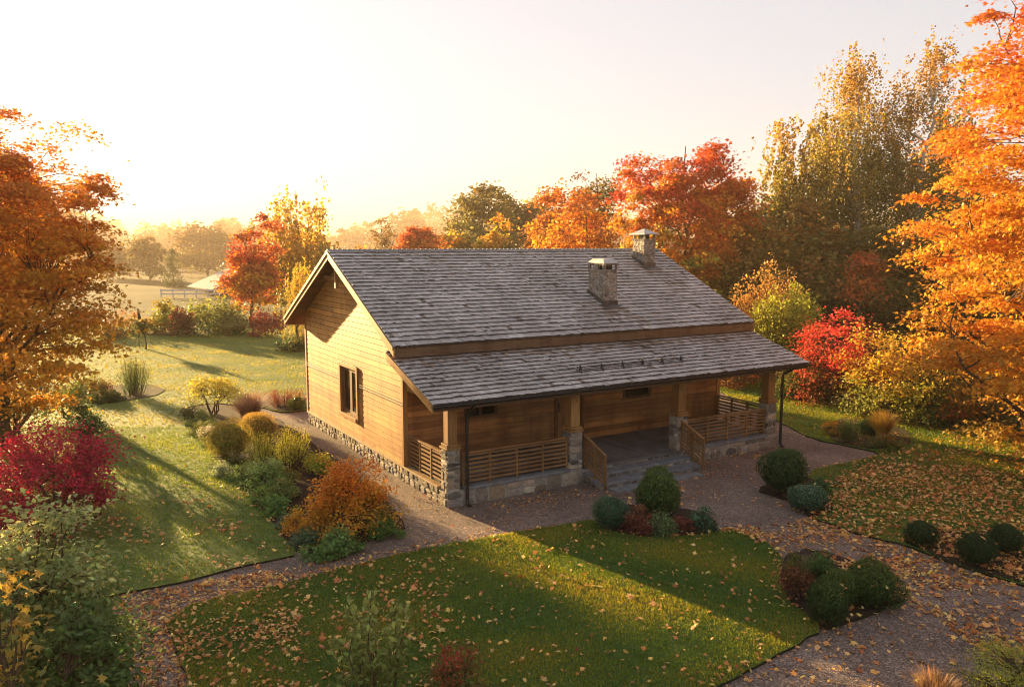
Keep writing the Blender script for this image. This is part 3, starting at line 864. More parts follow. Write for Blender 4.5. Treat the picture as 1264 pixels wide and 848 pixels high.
# cable run on the gable
for dz in (-.035, .035):
    for va, vb, za, zb in ((V_+.03, WV1+T_, 2.12, 2.115), (WV0-T_, W_-.05, 2.11, 2.095)):
        cb = MB(); cb.tube([(-.045, va, za+dz), (-.045, vb, zb+dz)], .011, 6); part(cb, 'cable', 'metal')
# porch windows
for h0, h1, hz0, hz1 in SW:
    f_ = MB()
    f_.box(h0-.07, h0, W_-.05, W_-.005, hz0-.07, hz1+.07, (.16, .075, .025)); f_.box(h1, h1+.07, W_-.05, W_-.005, hz0-.07, hz1+.07, (.16, .075, .025))
    f_.box(h0+.001, h1-.001, W_-.05, W_-.005, hz0-.07, hz0, (.16, .075, .025)); f_.box(h0+.001, h1-.001, W_-.05, W_-.005, hz1, hz1+.07, (.16, .075, .025))
    f_.box((h0+h1)/2-.03, (h0+h1)/2+.03, W_+.0, W_+.05, hz0, hz1, (.1, .05, .02))
    wo_ = part(f_, 'window', 'wood_x', label='small low window in the porch wall')
    mb = MB(); mb.box(h0, h1, W_+.03, W_+.04, hz0, hz1); part(mb, 'pane', 'glass', wo_)
# door
d_ = MB()
for a, b in ((DO[0]-.09, DO[0]), (DO[1], DO[1]+.09)): d_.box(a, b, W_-.06, W_-.003, DO[2], DO[3]+.09, (.20, .095, .032))
d_.box(DO[0]+.001, DO[1]-.001, W_-.06, W_-.003, DO[3], DO[3]+.09, (.20, .095, .032))
for i in range(5):
    a = DO[0]+(DO[1]-DO[0])*i/5; b = DO[0]+(DO[1]-DO[0])*(i+1)/5
    d_.box(a+.002, b-.002, W_+.02, W_+.07, DO[2]+.01, DO[3]-.005, wc((.36, .18, .06), .08))
do_ = part(d_, 'door', 'wood_z')
mb = MB(); mb.box(DO[0]+.06, DO[0]+.10, W_-.0, W_+.018, 1.35, 1.62); mb.tube([(DO[0]+.08, W_, 1.48), (DO[0]+.08, W_-.05, 1.48), (DO[0]+.2, W_-.05, 1.48)], .011, 6); part(mb, 'handle', 'metal', do_)

# main roof
rf = MB(); TH = .085
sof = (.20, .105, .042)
for s in (-1, 1):
    ve = VE if s < 0 else VB
    n_ = 26
    for i in range(n_):      # soffit boards running along the house
        a, b = i/n_, (i+1)/n_
        va, vb = ve+(VR-ve)*a, ve+(VR-ve)*b
        za, zb = ZE+(ZR-ZE)*a-.03, ZE+(ZR-ZE)*b-.03
        p = [(X0+.05, va, za-TH), (X1-.05, va, za-TH), (X1-.05, vb, zb-TH), (X0+.05, vb, zb-TH), (X0+.05, va, za), (X1-.05, va, za), (X1-.05, vb, zb), (X0+.05, vb, zb)]
        if s > 0: p = [p[j] for j in (3, 2, 1, 0, 7, 6, 5, 4)]
        rf.hexa(p, wc(sof, .1))
roof = part(rf, 'roof', 'wood_x')

def shingles(mb, x0, x1, lo, hi, expo=.205):
    lo = np.array(lo); hi = np.array(hi); L = np.linalg.norm(hi-lo); s = (hi-lo)/L
    n = np.array((0, -s[2], s[1])) if s[1] > 0 else np.array((0, s[2], -s[1]))
    if n[2] < 0: n = -n
    e = np.array((1., 0, 0))
    rows = int(round(L/expo)); expo = L/rows
    for i in range(rows):
        x = x0-HR.uniform(0, .1)
        rowk = math.exp(HR.normal(0, .05))
        while x < x1:
            w = HR.choice([.09, .11, .13, .15, .18])*HR.uniform(.9, 1.1)
            a, b = max(x, x0)+.003, min(x+w, x1)-.003
            x += w
            if b-a < .03: continue
            d0 = i*expo-(.045 if i == 0 else 0)+HR.normal(0, .007); d1 = min(d0+expo*2.0, L+.01)
            t0 = .068+HR.normal(0, .007); t1 = .004; tl = HR.normal(0, .003)
            P = lambda xx, d, t: tuple((0, 0, 0)+e*xx+np.array((0, lo[1], lo[2]))+s*d+n*t)
            k_ = rowk*math.exp(HR.normal(0, .10)); m_ = HR.random()
            c = np.array((.41, .37, .34))*(1-m_)+np.array((.44, .415, .40))*m_
            if HR.random() < .012: c = np.array((.16, .11, .075))
            vv = lo[1]+s[1]*d0
            if s[1] > 0:             # damp brown streaks below the chimneys; upper porch rows often darker and browner
                for cu, cv in ((7.26, 3.15), (10.78, 5.42)):
                    dv = cv-vv
                    if -.1 < dv < 2.0 and abs(x-cu-.18*dv) < .42+.12*dv and HR.random() < .95-.35*dv: c = c*np.array((.66, .58, .52))
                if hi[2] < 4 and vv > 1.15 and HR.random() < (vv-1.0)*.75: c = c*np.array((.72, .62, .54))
            c = tuple(np.clip(c*k_, .03, .6))
            mb.hexa([P(a, d0, t0-.045), P(b, d0, t0-.045), P(b, d1, t1-.012), P(a, d1, t1-.012),
                     P(a, d0, t0+tl), P(b, d0, t0-tl), P(b, d1, t1), P(a, d1, t1)] if s[1] > 0 else
                    [P(b, d0, t0-.045), P(a, d0, t0-.045), P(a, d1, t1-.012), P(b, d1, t1-.012),
                     P(b, d0, t0-tl), P(a, d0, t0+tl), P(a, d1, t1), P(b, d1, t1)], c)
            mb.c[-4] = tuple(q_*.2 for q_ in c)      # butt ends painted dark as the shadow line under each row
mb = MB()
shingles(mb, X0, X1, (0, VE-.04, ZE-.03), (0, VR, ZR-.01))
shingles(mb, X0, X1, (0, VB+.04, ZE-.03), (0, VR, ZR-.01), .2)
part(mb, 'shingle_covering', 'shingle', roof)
mb = MB(); x = X0
while x < X1-.02:            # ridge: overlapping capping shingles
    b = min(x+.16, X1)
    for s in (-1, 1):
        k_ = HR.uniform(.75, 1.2); c = (.19*k_, .175*k_, .175*k_)
        mb.hexa([(x, VR, ZR+.035), (b+.04, VR, ZR+.02), (b+.04, VR+s*.16, ZR-.058), (x, VR+s*.16, ZR-.043),
                 (x, VR, ZR+.058), (b+.04, VR, ZR+.034), (b+.04, VR+s*.16, ZR-.038), (x, VR+s*.16, ZR-.02)], c)
    x = b
part(mb, 'ridge_cap', 'shingle', roof)
# bargeboards (two layers) and eave boards
for u, sg in ((X0, -1), (X1, 1)):
    for s in (-1, 1):
        ve = VE-.05 if s < 0 else VB+.05
        b_ = MB()
        for (off, th, top, hgt, c) in ((0.0, .045, -.005, .24, (.47, .26, .085)), (.046, .028, .01, .10, (.50, .28, .095))):
            ua, ub = (u+.05-off-th, u+.05-off) if sg < 0 else (u-.05+off, u-.05+off+th)
            zl, zh = zmain(min(max(ve, -9), 99)) if False else ZE-SL*.05, ZR
            q = [(ua, ve, zl+top-hgt), (ub, ve, zl+top-hgt), (ub, VR, zh+top-hgt), (ua, VR, zh+top-hgt),
                 (ua, ve, zl+top), (ub, ve, zl+top), (ub, VR, zh+top), (ua, VR, zh+top)]
            if s > 0: q = [q[j] for j in (1, 0, 3, 2, 5, 4, 7, 6)]
            b_.hexa(q, wc(c, .04))
        part(b_, 'bargeboard', 'wood_y', roof)
for ve, s in ((VE, -1), (VB, 1)):
    b_ = MB(); b_.box(X0+.052, X1-.052, ve+(-.06 if s < 0 else .005), ve+(-.005 if s < 0 else .06), ZE-.30, ZE-.065, (.20, .115, .06)); part(b_, 'eave_board', 'wood_x', roof)
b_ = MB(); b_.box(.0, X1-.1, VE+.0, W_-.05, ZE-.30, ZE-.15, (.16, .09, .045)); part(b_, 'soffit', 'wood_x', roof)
# gable peak ornament
b_ = MB()
zc = 5.22
b_.box(-.24, -.14, VR-(ZR-.15-zc)/SL, VR+(ZR-.15-zc)/SL, zc-.07, zc+.07, (.34, .19, .075))
b_.box(-.34, -.245, VR-.05, VR+.05, zc-.28, ZR-.16, (.42, .25, .10))
part(b_, 'gable_brace', 'wood_y')

# porch roof
pr = MB()
n_ = 16
for i in range(n_):
    a, b = i/n_, (i+1)/n_
    va, vb = PV+(PT-PV)*a, PV+(PT-PV)*b; za, zb = PZ+(PTZ-PZ)*a-.03, PZ+(PTZ-PZ)*b-.03
    pr.hexa([(X0+.05, va, za-.07), (X1-.05, va, za-.07), (X1-.05, vb, zb-.07), (X0+.05, vb, zb-.07), (X0+.05, va, za), (X1-.05, va, za), (X1-.05, vb, zb), (X0+.05, vb, zb)], wc(sof, .1))
proof = part(pr, 'porch_roof', 'wood_x')
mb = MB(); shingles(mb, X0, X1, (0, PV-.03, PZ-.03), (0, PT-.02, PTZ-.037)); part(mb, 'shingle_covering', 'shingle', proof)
for u, sg in ((X0, -1), (X1, 1)):
    b_ = MB()
    for (off, th, top, hgt, c) in ((0.0, .045, -.005, .20, (.47, .26, .085)), (.046, .026, .01, .085, (.50, .28, .095))):
        ua, ub = (u+.05-off-th, u+.05-off) if sg < 0 else (u-.05+off, u-.05+off+th)
        vt = 2.28
        b_.hexa([(ua, PV-.03, PZ-.01+top-hgt), (ub, PV-.03, PZ-.01+top-hgt), (ub, vt, PZ+PSL*(vt-PV)+top-hgt), (ua, vt, PZ+PSL*(vt-PV)+top-hgt),
                 (ua, PV-.03, PZ-.01+top), (ub, PV-.03, PZ-.01+top), (ub, vt, PZ+PSL*(vt-PV)+top), (ua, vt, PZ+PSL*(vt-PV)+top)], wc(c, .04))
    part(b_, 'bargeboard', 'wood_y', proof)
# gutter: open half pipe with its front board
gt = MB(); gz, gv, gr = PZ-.055, PV-.09, .062
N_ = 7
for i in range(N_):
    a0, a1 = math.pi+math.pi*i/N_, math.pi+math.pi*(i+1)/N_
    for r_ in (gr, gr-.008):
        p = [(X0-.02, gv+r_*math.cos(a0), gz+r_*math.sin(a0)), (X1+.02, gv+r_*math.cos(a0), gz+r_*math.sin(a0)), (X1+.02, gv+r_*math.cos(a1), gz+r_*math.sin(a1)), (X0-.02, gv+r_*math.cos(a1), gz+r_*math.sin(a1))]
        gt.face(p if r_ == gr else p[::-1])
gt.tube([(X0-.02, gv-gr, gz), (X1+.02, gv-gr, gz)], .011, 6)
for xx in (X0-.02, X1+.02): gt.face([(xx, gv+gr*math.cos(math.pi+math.pi*i/N_), gz+gr*math.sin(math.pi+math.pi*i/N_)) for i in range(N_+1)])
part(gt, 'gutter', 'metal', proof)
b_ = MB(); b_.box(X0+.05, X1-.05, PV-.025, PV+.012, PZ-.19, PZ-.05, (.16, .09, .045)); part(b_, 'eave_board', 'wood_x', proof)
# snow guard
sg_ = MB(); s_n = np.array((0, -PSL, 1))/math.hypot(PSL, 1); s_s = np.array((0, 1, PSL))/math.hypot(PSL, 1)
base = lambda x_: np.array((x_, .40, PZ+PSL*(.40-PV)+.01))
for i in range(6):
    x_ = 4.13+i*(7.69-4.13)/5; p = base(x_)
    sg_.beam(p-s_s*.14, p+s_s*.12, .035, .012, s_n); sg_.beam(p+s_s*.0+s_n*.0, p+s_n*.17+s_s*.03, .035, .02, s_s); sg_.beam(p-s_s*.12, p+s_n*.14, .03, .014, s_n)
for h_ in (.06, .14): sg_.tube([tuple(base(4.0)+s_n*h_+s_s*.0), tuple(base(7.80)+s_n*h_)], .013, 6)
part(sg_, 'snow_guard', 'metal', proof)
# porch beam
b_ = MB()
b_.box(-.22, 11.9, .09, .33, 2.42, 2.62, wc((.34, .17, .058), .02)); b_.box(.07, .25, .335, W_-.03, 2.44, 2.62, wc((.40, .21, .07), .02)); b_.box(11.1, 11.28, .335, W_-.03, 2.44, 2.62, wc((.34, .17, .058), .02))
part(b_, 'porch_beam', 'wood_x', bevel=.008)

# porch pillars
for pu in (0.0, 3.57, 7.29, 10.98):
    p_ = MB(); q = .36 if pu == 0 else .40; z0 = HP+.0 if pu else 0
    p_.box(pu+.02, pu+q-.02, .02, q-.02, z0-.02 if pu else -.05, 1.40)
    po = part(p_, 'pillar', 'mortar')
    s_ = MB(); zb = HP+.01 if pu else .0; hh = 1.40-zb
    stones(s_, (pu, .02, zb), (1, 0, 0), (0, 0, 1), (0, -1, 0), q, hh, 1.15, .028)
    stones(s_, (pu+.02, q, zb), (0, -1, 0), (0, 0, 1), (-1, 0, 0), q, hh, 1.15, .028)
    stones(s_, (pu+q-.02, 0, zb), (0, 1, 0), (0, 0, 1), (1, 0, 0), q, hh, 1.15, .028)
    stones(s_, (pu+q, q-.02, zb), (-1, 0, 0), (0, 0, 1), (0, 1, 0), q, hh, 1.15, .028)
    part(s_, 'stone_base', 'stone', po)
    w_ = MB(); m_ = q/2
    w_.box(pu-.02, pu+q+.02, -.02, q+.02, 1.40, 1.455, wc((.36, .19, .065), .05)); w_.box(pu+.01, pu+q-.01, .01, q-.01, 1.456, 1.53, wc((.36, .19, .065), .05))
    w_.box(pu+.06, pu+q-.06, .06, q-.06, 1.53, 2.419, wc((.42, .22, .072), .05))
    part(w_, 'post', 'wood_z', po, bevel=.008)

# railings
RC = (.30, .165, .065)
def railing(a, b, z0, z1, nposts, label=None, slats=7, z0b=None, z1b=None):
    """a, b: ends in plan; z0..z1 height at a, z0b..z1b at b"""
    z0b = z0 if z0b is None else z0b; z1b = z1 if z1b is None else z1b
    m_ = MB(); a = np.array(a); b = np.array(b)
    d = (b-a)/np.linalg.norm(b-a); nn = np.array((-d[1], d[0]))
    P = lambda t, f, off=0: (*(a+(b-a)*t+nn*off), (z0+(z0b-z0)*t)*(1-f)+(z1+(z1b-z1)*t)*f)
    for i in range(slats): m_.beam(P(0, (i+.3)/slats), P(1, (i+.3)/slats), .026, .048, (0, 0, 1), wc(RC, .1))
    m_.beam(P(0, 1), P(1, 1), .075, .04, (0, 0, 1), wc((.33, .19, .085), .05))
    o = part(m_, 'railing', 'wood_x', label=label)
    for i in range(nposts+2):
        t = i/(nposts+1); t = min(max(t, .012), .988)
        k_ = MB(); q0 = np.array(P(t, 0, .0)); q1 = np.array(P(t, 1, .0))
        k_.beam(q0-np.array((0, 0, .07)), q1-np.array((0, 0, .022)), .05, .05, (1, 0, 0), wc(RC, .08)); part(k_, 'baluster', 'wood_z', o)
    return o
railing((.44, .11), (3.56, .11), .52, 1.26, 3)
railing((7.73, .11), (10.97, .11), .52, 1.24, 3)
railing((.12, .44), (.12, W_-.06), .50, 1.25, 2)
railing((11.3, .44), (11.3, W_-.06), .50, 1.25, 2)
for uu, lb in ((4.03, 'sloping stair railing beside the second pillar'), (7.43, 'sloping stair railing beside the third pillar')):
    railing((uu, -.01), (uu, -.90), .50, 1.27, 1, lb, 7, .12, .93)
# downpipes
for pu, lb in ((.50, 'downpipe beside the corner pillar'), (11.5, 'downpipe beside the far pillar')):
    p_ = MB()
    p_.tube([(pu, gv, gz-.05), (pu, gv+.03, gz-.12), (pu, -.10, 2.30), (pu, -.07, 2.18), (pu, -.07, .12), (pu, -.12, .05), (pu, -.20, .02)], .042, 10)
    for zz in (.6, 1.9): p_.tube([(pu, -.07, zz), (pu, -.07, zz+.03)], .05, 10)
    part(p_, 'downpipe', 'metal', label=lb, smooth=False)

# chimneys
def chimney(u0, u1, v0, v1, ztop, style, label):
    zb = zmain(v0)-.3
    m_ = MB(); m_.box(u0, u1, v0, v1, zb, ztop); ch = part(m_, 'chimney', 'rubble', label=label, bevel=.015)
    f_ = MB(); e = .025
    za, zc = zmain(v0)+.02, zmain(v1)+.02
    # lead apron following the slope
    f_.hexa([(u0-e, v0-e, za-.1), (u1+e, v0-e, za-.1), (u1+e, v1+e, zc-.1), (u0-e, v1+e, zc-.1), (u0-e, v0-e, za+.16), (u1+e, v0-e, za+.16), (u1+e, v1+e, zc+.12), (u0-e, v1+e, zc+.12)])
    f_.hexa([(u0-.1, v0-.2, za-.10), (u1+.1, v0-.2, za-.10), (u1+.1, v0-e, za-.015), (u0-.1, v0-e, za-.015), (u0-.1, v0-.2, za-.055), (u1+.1, v0-.2, za-.055), (u1+.1, v0-e, za+.03), (u0-.1, v0-e, za+.03)])
    part(f_, 'flashing', 'lead', ch)
    c_ = MB()
    if style == 'vented':
        m2 = MB(); e = .02; t = .07; zt = ztop+.25
        m2.box(u0-e, u1+e, v0-e, v1+e, ztop, ztop+.05); m2.box(u0-e, u1+e, v0-e, v1+e, zt-.05, zt)
        for a, b in ((u0-e, u0-e+t), (u1+e-t, u1+e)):
            for p, q in ((v0-e, v0-e+.10), (v1+e-.10, v1+e), ((v0+v1)/2-.12, (v0+v1)/2+.12)): m2.box(a, b, p, q, ztop+.05, zt-.05)
        for p, q in ((v0-e+.0, v0-e+t), (v1+e-t, v1+e)): pass
        part(m2, 'vent_course', 'rubble', ch)
        m3 = MB(); m3.box(u0+.1, u1-.1, v0+.14, v1-.14, ztop+.002, zt-.052); part(m3, 'flue', 'soot_and_unlit_room', ch)
        zt2 = zt; o_ = .035
        um, vm = (u0+u1)/2, (v0+v1)/2
        c_.hexa([(u0-o_, v0-o_, zt2), (u1+o_, v0-o_, zt2), (u1+o_, v1+o_, zt2), (u0-o_, v1+o_, zt2), (u0+.06, v0+.12, zt2+.13), (u1-.06, v0+.12, zt2+.13), (u1-.06, v1-.12, zt2+.13), (u0+.06, v1-.12, zt2+.13)])
    else:
        m2 = MB(); t = .07; zt = ztop+.19
        for a, b in ((u0, u0+t), (u1-t, u1)):
            for p, q in ((v0, v0+t), (v1-t, v1)): m2.box(a, b, p, q, ztop+.04, zt)
        m2.box(u0-.03, u1+.03, v0-.03, v1+.03, ztop, ztop+.04)
        part(m2, 'vent_course', 'rubble', ch)
        m3 = MB(); m3.box(u0+.14, u1-.14, v0+.16, v1-.16, ztop+.04, zt); part(m3, 'flue', 'soot_and_unlit_room', ch)
        o_ = .10; um, vm = (u0+u1)/2, (v0+v1)/2
        c_.box(u0-o_, u1+o_, v0-o_, v1+o_, zt, zt+.03)
        A_ = [(u0-o_, v0-o_, zt+.03), (u1+o_, v0-o_, zt+.03), (u1+o_, v1+o_, zt+.03), (u0-o_, v1+o_, zt+.03)]
        for i in range(4): c_.face([A_[i], A_[(i+1) % 4], (um, vm, zt+.22)])
    part(c_, 'cap', 'zinc', ch)
chimney(7.0, 7.52, 3.12, 3.92, 5.42, 'vented', 'stone chimney with flat vented top on the front roof slope')
chimney(10.53, 11.02, 5.39, 6.03, 6.40, 'pyramid', 'stone chimney with pyramid cap near the ridge')

# ------------------------------------------------------------------ trees
GOLD = (.62, .34, .035); ORANGE = (.60, .20, .022); RUST = (.40, .12, .022); RED = (.48, .055, .022); CRIM = (.34, .016, .035)
YEL = (.62, .46, .06); LIME = (.34, .36, .05); GREEN = (.085, .155, .032); DKG = (.036, .070, .018); OLIVE = (.15, .15, .035); BROWN = (.17, .085, .03); TEAL = (.06, .12, .06)

tree('maple_tree', 'orange maple backlit by the low sun beside the burgundy bush at the left edge', 'tree', at(-12, 24), 11.6, 4.7, .2, [(.45, .24, .03), GOLD, (.62, .28, .03), (.58, .22, .03), (.54, .18, .03)], 300, 200, .13, 'maple', 'skirted', seed=11, lobes=.5, flat=.26, csize=.78, nr=.45, inner=.3)
tree('maple_tree', 'tall orange maple filling the right edge of the picture beside the lawn', 'tree', at(1340, 22.5), 15.6, 5.7, -2.0, [(.34, .24, .05), (.54, .28, .035), (.60, .28, .03), GOLD, ORANGE, (.58, .17, .02), (.50, .09, .022)], 430, 280, .13, 'maple', 'skirted', seed=24, lobes=.3, flat=.24, csize=.76, noisec=.12, nr=.4)
tree('maple_tree', 'red topped maple with golden lower branches behind the two chimneys', 'tree', at(846, 46), 13.3, 4.3, 1.0, [OLIVE, LIME, GOLD, (.60, .22, .025), (.54, .13, .02), (.52, .08, .022), (.44, .05, .025)], 210, 170, .21, 'maple', seed=31, lobes=.28, csize=.74, flat=.4, noisec=.14)
AUT = 'autumn trees behind the house'
tree('autumn_tree', 'golden orange tree just left of the red topped maple', 'tree', at(722, 56), 10.6, 3.6, .6, [LIME, GOLD, (.62, .28, .03), ORANGE, RUST], 90, 130, .30, 'quad', seed=41, group=AUT, lobes=.4)
tree('autumn_tree', 'slender half bare tree rising above the golden tree beside the red maple', 'tree', at(736, 60), 13.0, 2.1, 5.5, [GOLD, OLIVE, BROWN], 46, 60, .24, 'quad', seed=42, group=AUT, lobes=.6, inner=.2)
tree('autumn_tree', 'bushy orange tree between the olive oak and the golden tree', 'tree', at(686, 66), 10.2, 3.0, .5, [GOLD, (.6, .27, .03), ORANGE, RUST], 70, 120, .32, 'quad', seed=43, group=AUT)
tree('oak_tree', 'tall olive green tree on the skyline behind the middle of the roof', 'tree', at(596, 88), 14.0, 4.2, 2.0, [OLIVE, (.17, .15, .04), (.20, .15, .04)], 85, 110, .42, 'quad', seed=44, lobes=.6)
tree('oak_tree', 'dark brownish green tree on the skyline just right of the tallest olive tree', 'tree', at(640, 92), 12.4, 3.6, 1.0, [OLIVE, BROWN, (.13, .10, .035)], 70, 110, .42, 'quad', seed=45, lobes=.5)
tree('oak_tree', 'thin topped tree behind the dark brownish one on the skyline', 'tree', at(668, 96), 13.6, 2.6, 4, [OLIVE, GOLD, BROWN], 46, 80, .36, 'quad', seed=46, lobes=.5)
tree('autumn_tree', 'small yellow tree with dark green base in front of the olive oak', 'tree', at(609, 70), 9.0, 2.0, 1.0, [GREEN, OLIVE, LIME, GOLD, (.6, .28, .03)], 60, 100, .28, 'quad', seed=47, group=AUT, lobes=.25, noisec=.1)
tree('autumn_tree', 'rounded orange red tree above the roof ridge', 'tree', at(519, 76), 9.0, 2.5, 1.0, [GOLD, (.6, .26, .03), (.56, .15, .025), (.45, .08, .025)], 75, 120, .30, 'quad', seed=48, group=AUT, lobes=.12, noisec=.12, inner=.6)
tree('autumn_tree', 'pale half bare tree left of the rounded orange one', 'tree', at(474, 90), 9.6, 1.9, 1.5, [BROWN, (.3, .2, .08)], 46, 50, .26, 'quad', seed=49, group=AUT, lobes=.5, inner=.2)
tree('autumn_tree', 'low greenish gold tree between the round orange and olive trees', 'tree', at(566, 80), 8.6, 2.8, .4, [OLIVE, (.22, .2, .05), GOLD], 60, 90, .36, 'quad', seed=50, group=AUT)
tree('autumn_tree', 'low russet tree at the ridge end of the hazy wood', 'tree', at(440, 84), 6.9, 1.7, .4, [BROWN, RUST, GOLD], 36, 80, .3, 'quad', seed=51, group=AUT)

BI = 'birches on the right'
BP = [DKG, (.07, .085, .02), OLIVE, (.22, .19, .04), (.36, .25, .04), (.40, .22, .04)]
tree('birch_tree', 'tall golden birch, left one of the two tallest against the sky', 'tree', at(1046, 47), 17.3, 4.2, 1.5, BP, 200, 260, .14, 'quad', 'tall', 61, BI, 'birch', csize=.95, noisec=.15)
tree('birch_tree', 'tall brownish birch nearest the big orange maple', 'tree', at(1130, 46), 17.4, 4.0, 1.5, [DKG, (.06, .075, .02), OLIVE, (.2, .14, .035), (.36, .21, .04), (.36, .19, .04)], 170, 260, .135, 'quad', 'tall', 62, BI, 'birch', csize=.95, noisec=.15)
tree('birch_tree', 'shorter golden birch beside the red topped maple', 'tree', at(960, 50), 13.7, 2.2, 3, BP[1:], 70, 150, .2, 'quad', 'tall', 63, BI, 'birch', csize=1.0, noisec=.15)
tree('birch_tree', 'slim birch with a drooping top between the two golden birches', 'tree', at(1003, 49), 15.2, 1.7, 6, BP[2:], 42, 130, .2, 'quad', 'tall', 64, BI, 'birch', csize=.9)
tree('birch_tree', 'dull green birch half hidden behind the orange maple', 'tree', at(1172, 50), 15.2, 2.4, 3, [DKG, (.08, .085, .02), OLIVE, (.2, .16, .04)], 70, 150, .2, 'quad', 'tall', 65, BI, 'birch', csize=1.0)

WD = 'dark trees at the edge of the wood'
for i, (px, d, h, r, p, lb) in enumerate((
        (905, 50, 8.6, 3.0, [DKG, OLIVE, (.30, .17, .03), (.40, .18, .03)], 'olive and orange tree right of the ridge end behind the roof'),
        (950, 44, 7.4, 2.6, [OLIVE, (.12, .13, .03), (.26, .18, .04), (.34, .17, .035)], 'dark tree behind the twiggy orange shrub'),
        (1010, 43, 8.4, 2.8, [(.08, .10, .03), OLIVE, (.24, .16, .04), (.30, .15, .035)], 'dark brownish tree under the tall golden birch'),
        (1065, 42, 8.0, 2.7, [(.06, .09, .025), (.12, .13, .035), (.20, .15, .04)], 'dark green tree above the scarlet bush'),
        (1120, 41, 7.6, 2.6, [(.07, .09, .025), OLIVE, (.22, .14, .035)], 'shadowy tree between the scarlet bush and the orange maple'),
        (1190, 40, 9.5, 3.4, [DKG, (.04, .06, .018), OLIVE], 'dark green tree deep behind the orange maple'),
        (1275, 40, 11, 4.0, [DKG, OLIVE, (.2, .14, .03)], 'broad dark tree behind the orange maple at the frame edge'))):
    tree('woodland_tree', lb, 'tree', at(px, d), h, r, .1, p, 75, 110, .28, 'quad', seed=70+i, group=WD, lobes=.35)
tree('sapling_tree', 'bare trunked young tree with a few red leaves beneath the birches', 'tree', at(1062, 38), 6.2, 1.2, 3.0, [BROWN, RUST, (.4, .08, .03)], 22, 60, .2, 'quad', seed=81)

HZ = 'hazy trees beyond the far lawn'
tree('autumn_tree', 'coral red tree at the far end of the back lawn', 'tree', G(312, 406), 8.3, 2.5, .6, [GOLD, (.55, .20, .04), (.55, .12, .04), (.45, .08, .04)], 80, 120, .26, 'quad', seed=91, group=HZ, lobes=.3)
tree('birch_tree', 'pale weeping birch in the haze left of the gable', 'tree', at(362, 72), 11.4, 3.6, 1.0, [OLIVE, (.3, .24, .05), GOLD, (.5, .34, .06)], 90, 130, .28, 'quad', 'tall', 92, HZ, 'birch', csize=1.3)
tree('birch_tree', 'second pale birch close to the gable eave in the haze', 'tree', at(392, 78), 8.6, 2.2, .6, [OLIVE, (.3, .22, .05), GOLD], 60, 110, .3, 'quad', 'tall', 93, HZ, 'birch', csize=1.1)
tree('willow_tree', 'small yellow weeping tree beside the back corner of the gable', 'tree', at(366, 47), 5.6, 1.15, .5, [OLIVE, (.35, .27, .04), GOLD, YEL], 46, 110, .17, 'lance', 'tall', 94, csize=.6)
tree('hazy_tree', 'large rounded tree veiled in mist left of the coral red tree', 'tree', at(258, 165), 10.8, 7.0, .3, [OLIVE, BROWN], 70, 70, .75, 'quad', seed=95, group=HZ, lobes=.2, inner=.6)
tree('hazy_tree', 'misty upright tree right of the left maple', 'tree', at(188, 140), 8.2, 3.3, .3, [OLIVE, (.25, .17, .05)], 50, 60, .6, 'quad', seed=96, group=HZ)
tree('conifer_tree', 'small misty spruce between the two hazy broadleaf trees', 'tree', at(216, 120), 5.6, 1.6, .2, [DKG, (.05, .08, .03)], 60, 60, .32, 'lance', 'cone', 97, HZ, csize=.6)
tree('hazy_tree', 'misty tree low beside the left maple', 'tree', at(142, 150), 6.6, 4.4, .2, [OLIVE, BROWN], 46, 60, .65, 'quad', seed=98, group=HZ)
# trees left of the picture whose long shadows cross the front lawn
tree('maple_tree', 'open crowned maple standing behind the backlit left maple', 'tree', (-25.4, 39.8), 11.4, 3.7, 3.5, [GOLD, (.55, .22, .03), RUST], 160, 230, .2, 'maple', 'skirted', seed=99, lobes=.2)

# far wood that closes the valley
rng = np.random.default_rng(7)
ps, ns, cs_ = [], [], []
for i in range(330):
    px = rng.uniform(-700, 1700); d = rng.choice([270, 320, 390, 460])*rng.uniform(.94, 1.06)
    x, y = at(px, d)
    hill = 3.5*math.sin(px*.011+1.0)+2.5*math.sin(px*.027)+1.5
    h = (13+hill+rng.uniform(-1.5, 2.0))*(1+(d-270)/420)
    r = rng.uniform(5, 10); m = 130
    dd = sph(rng, m); dd[:, 2] = np.abs(dd[:, 2])
    ps.append(np.array([x, y, 0])+dd*np.array([r, r, h])*rng.uniform(.75, 1.02, (m, 1))*np.array([1, 1, 1])); ns.append(dd+rng.normal(0, .4, (m, 3)))
    cs_.append(pal([OLIVE, BROWN, (.2, .13, .04)], np.full(m, rng.random()), rng))
o = leaf_mesh('far_woodland', np.concatenate(ps), np.concatenate(ns), rng.uniform(1.6, 3.4, sum(map(len, ps))), np.concatenate(cs_), 'tuft', M['leaf_dense'], None, rng)
tag(o, 'misty wood closing the far side of the valley', 'woodland', kind='stuff')

# ------------------------------------------------------------------ far barn, fence, pole
bx_, by_ = at(296, 104)
barn = empty('barn', (bx_, by_, 0), math.radians(128)); tag(barn, 'low barn with pale roof in the mist beyond the hedge', 'barn')
mb = MB(); mb.box(-4.5, 4.5, -4.2, 4.2, 0, 1.1); mb.face([(-4.5, -4.2, 1.1), (-4.5, 4.2, 1.1), (-4.5, 0, 2.85)][::-1]); mb.face([(4.5, -4.2, 1.1), (4.5, 4.2, 1.1), (4.5, 0, 2.85)]); mb.build('wall', M['far_wall'], barn)
mb = MB()
for s in (-1, 1): mb.hexa([(-5, s*5.0, .78), (5, s*5.0, .78), (5, 0, 2.87), (-5, 0, 2.87), (-5, s*5.0, .9), (5, s*5.0, .9), (5, 0, 3.0), (-5, 0, 3.0)])
mb.build('roof', M['pale_roof'], barn)
fx, fy = at(236, 96)
fence = empty('rail_fence', (fx, fy, 0), math.radians(3)); tag(fence, 'white rail fence in front of the misty barn', 'fence')
